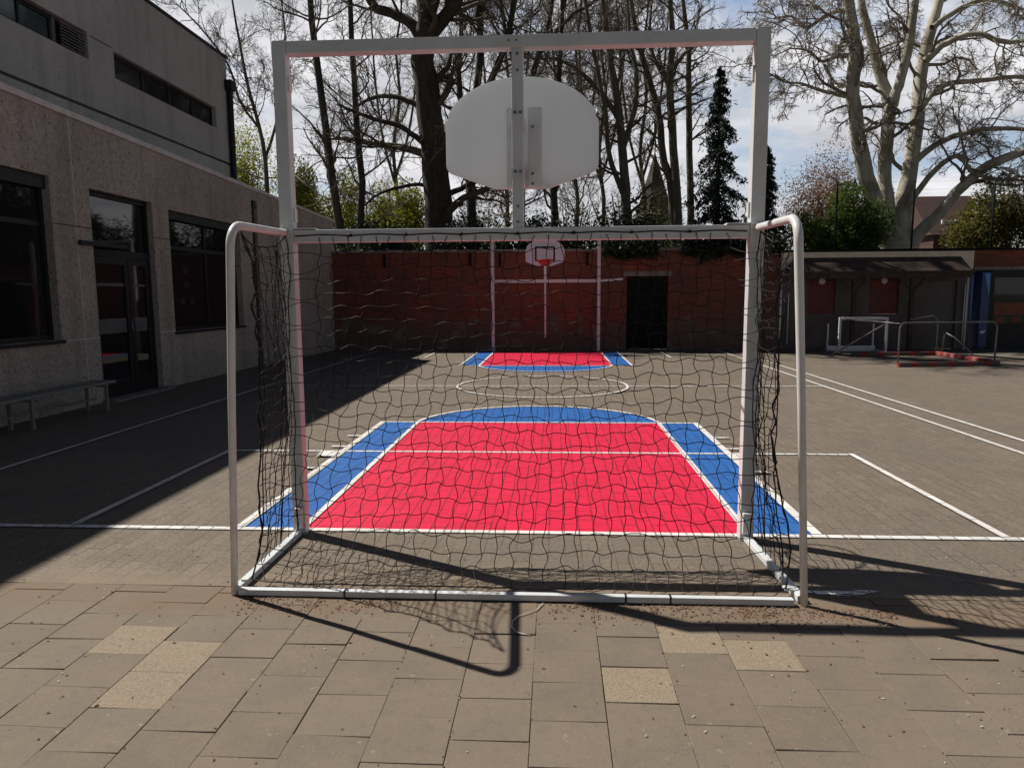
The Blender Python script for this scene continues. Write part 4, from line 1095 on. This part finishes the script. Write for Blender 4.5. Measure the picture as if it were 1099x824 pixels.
make_tree('bare_tree', 'single straight slim trunk just left of the dark conifer', [
    ([(741, 258), (741, 220), (740, 158), (739, 95), (739, 57), (735, 15), (728, -40)], [3.8, 3.6, 3.3, 3, 2.6, 2.2, 1], 0)], 31, 8, bare_levels(22, 2.8, 6, 5, 3, .4), MT['barkgreen'], TW, group=GB)
make_tree('bare_tree', 'pale slight bare tree beside the corner of the tall grey block', [
    ([(289, 258), (287, 215), (284, 165), (276, 128), (266, 92), (258, 50), (250, 5), (244, -50)], [3, 2.6, 2.2, 1.9, 1.6, 1.3, 1, .6], 0),
    ([(285, 170), (297, 130), (300, 90), (306, 40), (300, -10)], [1.6, 1.4, 1.2, 1, .6], 1),
    ([(280, 140), (258, 110), (245, 70), (215, 30), (190, 5)], [1.5, 1.3, 1.1, .8, .6], -1)], 31, 9, bare_levels(18, 4.2, 9, 6, 4, .2), MT['barkgreen'], TW, group=GB)
make_tree('bare_tree', 'bare tree top rising over the middle of the goal frame', [
    ([(560, 258), (560, 200), (562, 130), (575, 70), (590, 20), (596, -40)], [4, 3.8, 3.4, 3, 2.4, 1.2], 0),
    ([(563, 120), (552, 70), (540, 20), (534, -40)], [3, 2.5, 2, 1], 1),
    ([(578, 60), (610, 20), (640, 0), (660, -30)], [2.4, 2, 1.5, .8], 1)], 33, 10, bare_levels(16, 4.6, 9, 6, 3, .25), BK, TW, group=GB)
MT['twigfar'] = simple('brown-grey twigs', (.15, .12, .084), (.20, .16, .115), 1, .9)
fl = lambda k: [dict(k=k, t=(.12, 1), a=(.5, 1.2), lf=(.5, 1.25), abs=5.2, rf=.4, L=10, up=.07, w=.17, rmin=.018, n=4),
                dict(k=9, t=(.15, 1), a=(.4, 1.0), lf=(.3, .7), rf=.5, L=8, up=.05, w=.18, rmin=.013, n=4),
                dict(k=7, t=(.15, 1), a=(.4, 1.0), lf=(.3, .7), rf=.5, L=6, up=.03, w=.2, rmin=.009, n=3),
                dict(k=4, t=(.2, 1), a=(.4, 1.0), lf=(.35, .8), rf=.6, L=4, up=.03, w=.2, rmin=.006, n=3)]
for i, (x, lab, k) in enumerate(((543, 'distant brown-grey bare tree showing left of the backboard edge low down', 15), (618, 'distant brown-grey bare tree showing just right of the backboard lower edge', 13),
        (646, 'distant brown-grey bare tree filling the gap left of the spire', 12), (690, 'distant brown-grey bare tree standing in front of the spire', 13), (425, 'distant brown-grey bare tree left of the massive leaning trunk', 13))):
    make_tree('bare_tree', lab, [([(x, 262), (x+2, 215), (x-3, 160), (x+4, 105), (x, 55), (x+6, 5), (x+3, -50)], [2.3, 2.1, 1.9, 1.6, 1.3, 1, .6], 0),
        ([(x, 190), (x+14, 140), (x+22, 80), (x+27, 20), (x+30, -30)], [1.5, 1.3, 1.1, .8, .5], 1), ([(x, 200), (x-14, 150), (x-22, 90), (x-26, 30), (x-30, -20)], [1.5, 1.3, 1.1, .8, .5], -1)],
        37+1.1*i, 70+i, fl(k), MT['barkgreen'], MT['twigfar'], group=GB)
# great pale plane tree
plv = [dict(k=10, t=(.3, 1), a=(.6, 1.3), lf=(.5, 1.2), abs=3.6, rf=.32, L=10, up=-.01, w=.26, rmin=.026, n=5),
       dict(k=9, t=(.2, 1), a=(.5, 1.2), lf=(.25, .6), rf=.5, L=8, up=-.03, w=.28, rmin=.014, n=4),
       dict(k=8, t=(.15, 1), a=(.5, 1.2), lf=(.3, .65), rf=.5, L=6, up=-.08, w=.3, rmin=.0075, n=3),
       dict(k=5, t=(.2, 1), a=(.4, 1.1), lf=(.35, .75), rf=.6, L=4, up=-.08, w=.26, rmin=.005, n=3)]
plane_root, tips = make_tree('plane_tree', 'great pale-barked plane tree with several trunks above the outbuilding roof', [
    ([(962, 272), (951, 250), (941, 224), (927, 177), (919, 136), (914, 95), (918, 54), (912, 7), (905, -50)], [17, 11, 8.5, 7.5, 6.8, 6.3, 6, 5, 3], -1.0),
    ([(962, 268), (953, 230), (950, 200), (950, 177), (953, 136), (954, 110), (946, 85), (936, 51), (926, 8), (918, -45)], [9, 7, 6.5, 6.5, 6.4, 6.5, 5, 4.4, 3.8, 2], .6),
    ([(954, 120), (963, 98), (973, 61), (980, 20), (987, -40)], [5.5, 4.8, 4.3, 3.8, 2], -.8),
    ([(970, 270), (968, 235), (970, 210), (979, 163), (985, 119), (989, 75), (999, 34), (1009, -5), (1016, -50)], [12, 9, 8, 7.2, 6.6, 6, 5.4, 4.5, 2.5], 1.2),
    ([(974, 268), (985, 252), (1003, 234), (1030, 204), (1057, 180), (1098, 163), (1140, 150), (1190, 150)], [8, 6.4, 5.6, 5, 4.6, 4, 3, 1.5], -2.4),
    ([(981, 175), (998, 160), (1020, 148), (1057, 139), (1099, 139), (1140, 150)], [3.6, 3, 2.7, 2.4, 2, 1], -1),
    ([(988, 116), (1002, 100), (1018, 90), (1050, 87), (1098, 83), (1150, 95)], [3.6, 3, 2.7, 2.5, 2, 1], 1.4),
    ([(993, 66), (1010, 50), (1028, 41), (1050, 36), (1070, 44), (1098, 44), (1140, 30)], [4, 3.4, 2.8, 2.5, 2.3, 2, 1], -1.5),
    ([(970, 226), (985, 205), (1002, 184), (1020, 170), (1032, 169), (1042, 184), (1070, 193), (1090, 190)], [3.4, 3, 2.7, 2.4, 2.2, 2, 1.5, .8], -2),
    ([(914, 105), (898, 101), (880, 97), (860, 90), (842, 88), (826, 79)], [2.6, 2, 1.7, 1.4, 1.1, .7], 1),
    ([(918, 60), (900, 60), (882, 66), (868, 55), (848, 52)], [2.4, 1.8, 1.5, 1.2, .7], -1),
    ([(912, 10), (890, 15), (865, 30), (850, 18), (830, 20)], [2.4, 2, 1.6, 1.2, .7], .5),
    ([(1000, 30), (1030, 10), (1060, 0), (1095, 10)], [3, 2.6, 2, 1.2], 1)], 24, 21, plv, MT['barkplane'], MT['twigplane'], cat='plane tree')

# leaves helper
def leaf_quads(centers, size, rng, flat=0.0, droop=0.0, asp=.55):
    n = len(centers)
    a = rng.normal(size=(n, 3)); a[:, 2] = a[:, 2]*(1-flat) - droop; a /= np.linalg.norm(a, axis=1, keepdims=True)+1e-9
    b = np.cross(a, rng.normal(size=(n, 3))); b /= np.linalg.norm(b, axis=1, keepdims=True)+1e-9
    s = (size*rng.uniform(.6, 1.35, n))[:, None]
    c = np.cross(a, b)
    v = np.stack([centers-a*s, centers+b*s*asp+c*s*.12, centers+a*s, centers-b*s*asp+c*s*.12], 1).reshape(-1, 3)
    f = np.arange(n*4).reshape(-1, 4)
    return v, f
def bush(name, label, cx, cy, z0, z1, rx, ry, n, size, mat, seed, stems=6, clumps=26, cat='shrub', group=None, fuzz=.16, twig=None):
    rng = np.random.default_rng(seed)
    root = thing(name, (cx, cy, 0), label, cat, group)
    cz, rz = (z0+z1)/2, (z1-z0)/2
    d = rng.normal(size=(clumps, 3)); d /= np.linalg.norm(d, axis=1, keepdims=True)
    cc = np.array([cx, cy, cz]) + d*np.array([rx, ry, rz])*rng.uniform(.35, .95, (clumps, 1))
    sz = rng.uniform(.5, 1.3, clumps)
    idx = rng.choice(clumps, n, p=sz/sz.sum())
    dd = rng.normal(size=(n, 3)); dd /= np.linalg.norm(dd, axis=1, keepdims=True)+1e-9
    dd *= (rng.random(n)**.45)[:, None]
    pts = cc[idx] + dd*(np.array([rx, ry, rz])*fuzz*2.3)*sz[idx][:, None]
    pts[:, 2] = np.maximum(pts[:, 2], .05)
    v, f = leaf_quads(pts, size, rng)
    fast_mesh('crown', v, f, mat, root)
    # stems reach into each clump
    base = np.array([cx, cy, -.05])
    P = np.zeros((clumps, 7, 3)); 
    for i in range(clumps):
        for k in range(7):
            t = k/6; P[i, k] = base*(1-t) + cc[i]*t + rng.normal(size=3)*.06*(t > 0)*rx*.5; 
        P[i, :, :2] = base[:2] + (P[i, :, :2]-base[:2])*np.linspace(0, 1, 7)[:, None]**.6
    R = np.linspace(.05, .012, 7)[None].repeat(clumps, 0)*min(1.5, rz*.6)
    q, r = spawn(P, R, stems, (.3, 1), (.4, 1.1), (.1, .4), .5, 6, .03, .15, rng, .008)
    q2, r2 = spawn(q, r, 5, (.2, 1), (.4, 1.1), (.3, .7), .5, 5, .02, .2, rng, .0055)
    v, f = join_np([tubes_np(P, R, 5), tubes_np(q, r, 3), tubes_np(q2, r2, 3)]); fast_mesh('trunk', v, f, twig or MT['twig'], root, True)
    return root
def bush_px(name, label, px, py0, py1, w, Y, n, size, mat, seed, **kw):
    a = at(px, py1, Y); b = at(px, py0, Y); s = (Y-CAM[1])/F_PX
    return bush(name, label, a[0], Y, kw.pop('z0', min(a[2], 1.2)), b[2], w/2*s, kw.pop('ry', w/2*s*.7), n, size, mat, seed, **kw)
bush_px('leafy_shrub', 'yellow-green budding shrub seen left of the massive dark trunk', 425, 192, 262, 90, 27, 42000, .058, MT['leafyellow'], 31, fuzz=.2)
bush_px('leafy_shrub', 'yellow-green shrub filling the lower left corner of the goal frame', 345, 178, 262, 92, 30, 40000, .06, MT['leafyellow'], 32, fuzz=.22)
bush_px('leafy_shrub', 'sparse yellow-green shrub by the corner of the tall grey block', 262, 150, 240, 70, 34, 26000, .062, MT['leafyellow'], 33, fuzz=.25)
bush_px('leafy_shrub', 'bright green shrub left of the plane tree above the roofline', 902, 210, 275, 90, 22, 34000, .055, MT['leafgreen'], 34)
bush_px('leafy_shrub', 'olive green shrub at the right edge above the pavilion', 1072, 203, 275, 104, 26, 36000, .06, MT['leafolive'], 35, fuzz=.2)
bush_px('leafy_shrub', 'dark evergreen shrub in front of the plane tree foot', 935, 205, 275, 50, 26, 12000, .055, MT['leafdark'], 36)
bush_px('budding_tree', 'russet budding tree behind the bright green shrub', 890, 160, 262, 96, 34, 36000, .05, MT['leafbrown'], 37, cat='tree', fuzz=.26, clumps=40)
bush_px('leafy_shrub', 'small dull brown-green thicket right of the spire foot', 690, 205, 262, 120, 38, 5000, .07, MT['leafolive'], 38, fuzz=.26)
bush_px('leafy_shrub', 'brown-green thicket under the backboard behind the wall', 560, 212, 262, 150, 36, 4000, .07, MT['leafolive'], 39, fuzz=.26)
bush_px('leafy_shrub', 'dark evergreen shrub below the conifers behind the wall', 800, 205, 270, 80, 33, 6500, .08, MT['leafdark'], 40)
for i, (x, w, Y, top, lab) in enumerate(((520, 90, 31, 205, 'bare twiggy thicket right of the massive dark trunk foot'), (610, 90, 32, 198, 'bare twiggy thicket low behind the middle of the wall'),
        (670, 80, 34, 190, 'bare twiggy thicket at the foot of the many-stemmed tree'), (318, 60, 33, 160, 'bare twiggy thicket beside the end of the low building'))):
    bush_px('twiggy_shrub', lab, x, top, 262, w, Y, 900, .05, MT['leafolive'], 80+i, stems=12, clumps=46, fuzz=.2, twig=MT['twigfar'])
for i, (x, w, top, lab) in enumerate(((498, 110, 228, 'low dark evergreen shrub behind the wall right of the massive trunk'), (590, 130, 232, 'low dark evergreen shrub behind the wall under the backboard'), (690, 110, 226, 'low dark evergreen shrub behind the wall below the spire'), (400, 110, 232, 'low dark evergreen shrub behind the wall below the yellow-green shrub'))):
    bush_px('leafy_shrub', lab, x, top, 272, w, 20.5, 9000, .06, MT['leafdark'], 90+i, stems=6, clumps=40, fuzz=.17, ry=1.0)
# conifers
def conifer(label, px, ytop, ybot, halfw, Y, seed):
    rng = np.random.default_rng(seed); s = (Y-CAM[1])/F_PX
    top = at(px, ytop, Y); H = top[2]; x = top[0]; hw = halfw*s
    root = thing('conifer_tree', (x, Y, 0), label, 'conifer', 'conifers behind the brick wall')
    MB().tube([(x, Y, H*.975*i/8) for i in range(9)], [max(.015, .2*(1-i/8)) for i in range(9)], 8).build('trunk', MT['bark'], root, True)
    Ps, cen = [], []
    nl = 30
    for i in range(nl):
        t = i/nl; tier = rng.uniform(.62, 1.12); ti = t
        for k in range(rng.integers(6, 10)):
            t = ti + rng.uniform(-.008, .008); z = H*(.06+.93*t)
            a = rng.uniform(0, 2*PI); ln = (hw*max(0, 1-t)**.95*rng.uniform(.55, 1.1)*tier+.10)
            p = np.zeros((6, 3)); dz = 0
            for q in range(6):
                u = q/5; p[q] = (x+math.cos(a)*ln*u, Y+math.sin(a)*ln*u, z + ln*.10*u - ln*.62*u**1.7)
            Ps.append(p)
            m = int(20+75*ln)
            u = rng.uniform(.12, 1, m)
            pt = np.stack([np.interp(u*5, np.arange(6), p[:, c]) for c in range(3)], 1)
            pt += rng.normal(size=(m, 3))*np.array([.08, .08, .035])*(.4+ln*.4); pt[:, 2] -= np.abs(rng.normal(size=m))*.17*(.4+ln*.3)
            cen.append(pt)
    P = np.array(Ps); v, f = tubes_np(P, np.full(P.shape[:2], .018)*np.linspace(1, .4, 6)[None], 4)
    fast_mesh('branches', v, f, MT['bark'], root, True)
    C = np.concatenate(cen); v, f = leaf_quads(C, .075, rng, 0, .8, .32); fast_mesh('crown', v, f, MT['conifer'], root)
conifer('tall dark conifer seen inside the right side of the goal frame', 774, 62, 255, 62, 21, 51)
conifer('shorter dark conifer partly hidden behind the right goal post', 824, 150, 255, 44, 22.5, 52)
# ivy over the wall top
def ivy(label, x0, x1, zc, seed, n, hang):
    rng = np.random.default_rng(seed)
    root = thing('ivy', ((x0+x1)/2, 17.1, 3.0), label, 'ivy', 'ivy over the brick wall')
    t = rng.uniform(0, 1, n); x = x0+(x1-x0)*t
    lob = .35+.65*np.abs(np.sin(x*2.1+seed)+.4*np.sin(x*5.3))/1.4
    dz = rng.normal(size=n)
    z = np.where(rng.random(n) < .5, zc+np.abs(dz)*.17, zc-np.abs(dz)*hang*lob)
    yv = 17.05 - np.abs(rng.normal(size=n))*.11 + np.where(z > 3.06, rng.uniform(0, .5, n), 0)
    v, f = leaf_quads(np.stack([x, yv, z], 1), .05, rng, .2, .2, .8); fast_mesh('leaves', v, f, MT['leafdark'], root)
    st = MB()
    for i in range(10):
        xa = rng.uniform(x0, x1); st.tube([(xa, 17.3, 3.07), (xa+.1, 17.06, 3.1), (xa+.2, 17.03, 2.9), (xa+.25+rng.normal()*.1, 17.06, 2.75)], .012, 5)
    st.build('stems', MT['bark'], root, True)
ivy('dark ivy hanging over the wall right of the steel gate', 4.0, 6.95, 3.03, 61, 5200, .16)
ivy('dark ivy clump hanging over the wall above the steel gate', 1.7, 3.3, 3.05, 62, 2200, .22)
# spire and house beyond
sx = at(703, 163, 62); wpx = (62-CAM[1])/F_PX
spr = thing('church_spire', (sx[0], 62, 0), 'brown pointed church spire far behind the bare trees', 'spire')
hw = 23*wpx; zb = at(703, 245, 62)[2]
m = MB()
n = 8
ring = lambda r, z: [(sx[0]+r*math.cos(2*PI*(k+.5)/n), 62+r*math.sin(2*PI*(k+.5)/n), z) for k in range(n)]
v = ring(hw*1.05, zb) + [(sx[0], 62, sx[2])]
m.add(v, [(k, (k+1) % n, n) for k in range(n)] + [tuple(range(n))]); m.build('roof', MT['spire'], spr)
MB().add(ring(hw*.95, -.05)+ring(hw*.95, zb-.002), [(k, (k+1) % n, n+(k+1) % n, n+k) for k in range(n)]).build('tower', MT['stone'], spr)
MB().tube([(sx[0], 62, sx[2]-.3), (sx[0], 62, sx[2]+.9)], .05, 6).obox((sx[0]-.3, 62, sx[2]+.6), (sx[0]+.3, 62, sx[2]+.6), .07, .07).build('cross', MT['darkmetal'], spr)
hx0, hx1 = at(1003, 240, 45)[0], at(1062, 240, 45)[0]; hz = at(1030, 224, 45)[2]; he = at(1030, 252, 45)[2]
hs = thing('brick_house', ((hx0+hx1)/2, 46, 0), 'red brick house glimpsed through the plane tree branches', 'house')
MB().box((hx0, 45, -.05), (hx1, 51, he)).build('wall', MT['roofred'], hs)
MB().prism([(44.7, he), (51.3, he), (48, hz+1.2)], 0, hx0-.3, hx1+.3).build('roof', MT['rooftile'], hs)
for u in (.3, .55, .8):
    x = hx0+(hx1-hx0)*u; zt = he+.9; yy = 44.7+(.9)/(hz+1.2-he)*3.3
    MB().obox((x-.3, yy-.12, zt), (x+.3, yy-.12, zt), .1, .3).build('skylight', MT['signwhite'], hs)

# ------------------------------------------------------------------ light and sky
sd = Vector((-.755, .408, 1)).normalized()
sl = bpy.data.lights.new('sun', 'SUN'); sl.energy = 5.0; sl.angle = math.radians(.5); sl.color = (1, .955, .885)
so = bpy.data.objects.new('sun', sl); COL.objects.link(so); so.rotation_euler = sd.to_track_quat('Z', 'Y').to_euler()
wd = bpy.data.worlds.new('World'); scene.world = wd; wd.use_nodes = True
nt = wd.node_tree; bg = nt.nodes['Background']
sky = N(nt, 'ShaderNodeTexSky'); sky.sky_type = 'NISHITA'; sky.sun_disc = False
sky.sun_elevation = math.asin(sd.z); sky.sun_rotation = math.atan2(sd.x, sd.y)
sky.air_density = 1.0; sky.dust_density = .6; sky.ozone_density = 1.2
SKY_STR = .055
tc = N(nt, 'ShaderNodeTexCoord'); sp_ = N(nt, 'ShaderNodeSeparateXYZ'); nt.links.new(tc.outputs['Generated'], sp_.inputs[0])
zden = math_n(nt, 'ADD', math_n(nt, 'MAXIMUM', sp_.outputs['Z'], 0), .22)
cb = N(nt, 'ShaderNodeCombineXYZ')
nt.links.new(math_n(nt, 'DIVIDE', sp_.outputs['X'], zden), cb.inputs['X']); nt.links.new(math_n(nt, 'DIVIDE', sp_.outputs['Y'], zden), cb.inputs['Y'])
cb.inputs['Z'].default_value = 3.7
cn = noise(nt, cb.outputs[0], 1.5, 9, .58, .3)
cover = ramp(nt, cn.outputs['Fac'], [(.33, 0), (.48, 1)])
cn2 = noise(nt, cb.outputs[0], 2.6, 7, .6)
# cloud only in front; overhead dimmed and low haze added to shape fill light
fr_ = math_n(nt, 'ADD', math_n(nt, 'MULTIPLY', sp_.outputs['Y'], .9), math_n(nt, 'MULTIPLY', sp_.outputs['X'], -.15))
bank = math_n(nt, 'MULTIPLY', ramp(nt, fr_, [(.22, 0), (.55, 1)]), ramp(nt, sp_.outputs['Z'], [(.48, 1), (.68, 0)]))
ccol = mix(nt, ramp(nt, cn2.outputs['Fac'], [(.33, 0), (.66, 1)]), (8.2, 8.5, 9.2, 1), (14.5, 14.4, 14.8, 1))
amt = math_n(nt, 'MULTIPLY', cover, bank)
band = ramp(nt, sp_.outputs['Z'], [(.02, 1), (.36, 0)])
clear = mix(nt, 1.0, sky.outputs[0], mix(nt, bank, (.28, .31, .36), (1.6, 1.75, 1.95)), 'MULTIPLY')  # sky dimmed overhead and behind to keep shaded surfaces dark
fill_haze = mix(nt, math_n(nt, 'MULTIPLY', band, .72), clear, (9.4, 9.6, 10.0, 1))
fin = mix(nt, amt, fill_haze, ccol)
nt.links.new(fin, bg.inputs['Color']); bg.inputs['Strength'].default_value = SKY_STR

vs = scene.view_settings; scene.display_settings.display_device = 'sRGB'
vs.view_transform = 'Standard'; vs.look = 'None'; vs.exposure = 0.2; vs.gamma = 1; vs.use_curve_mapping = False
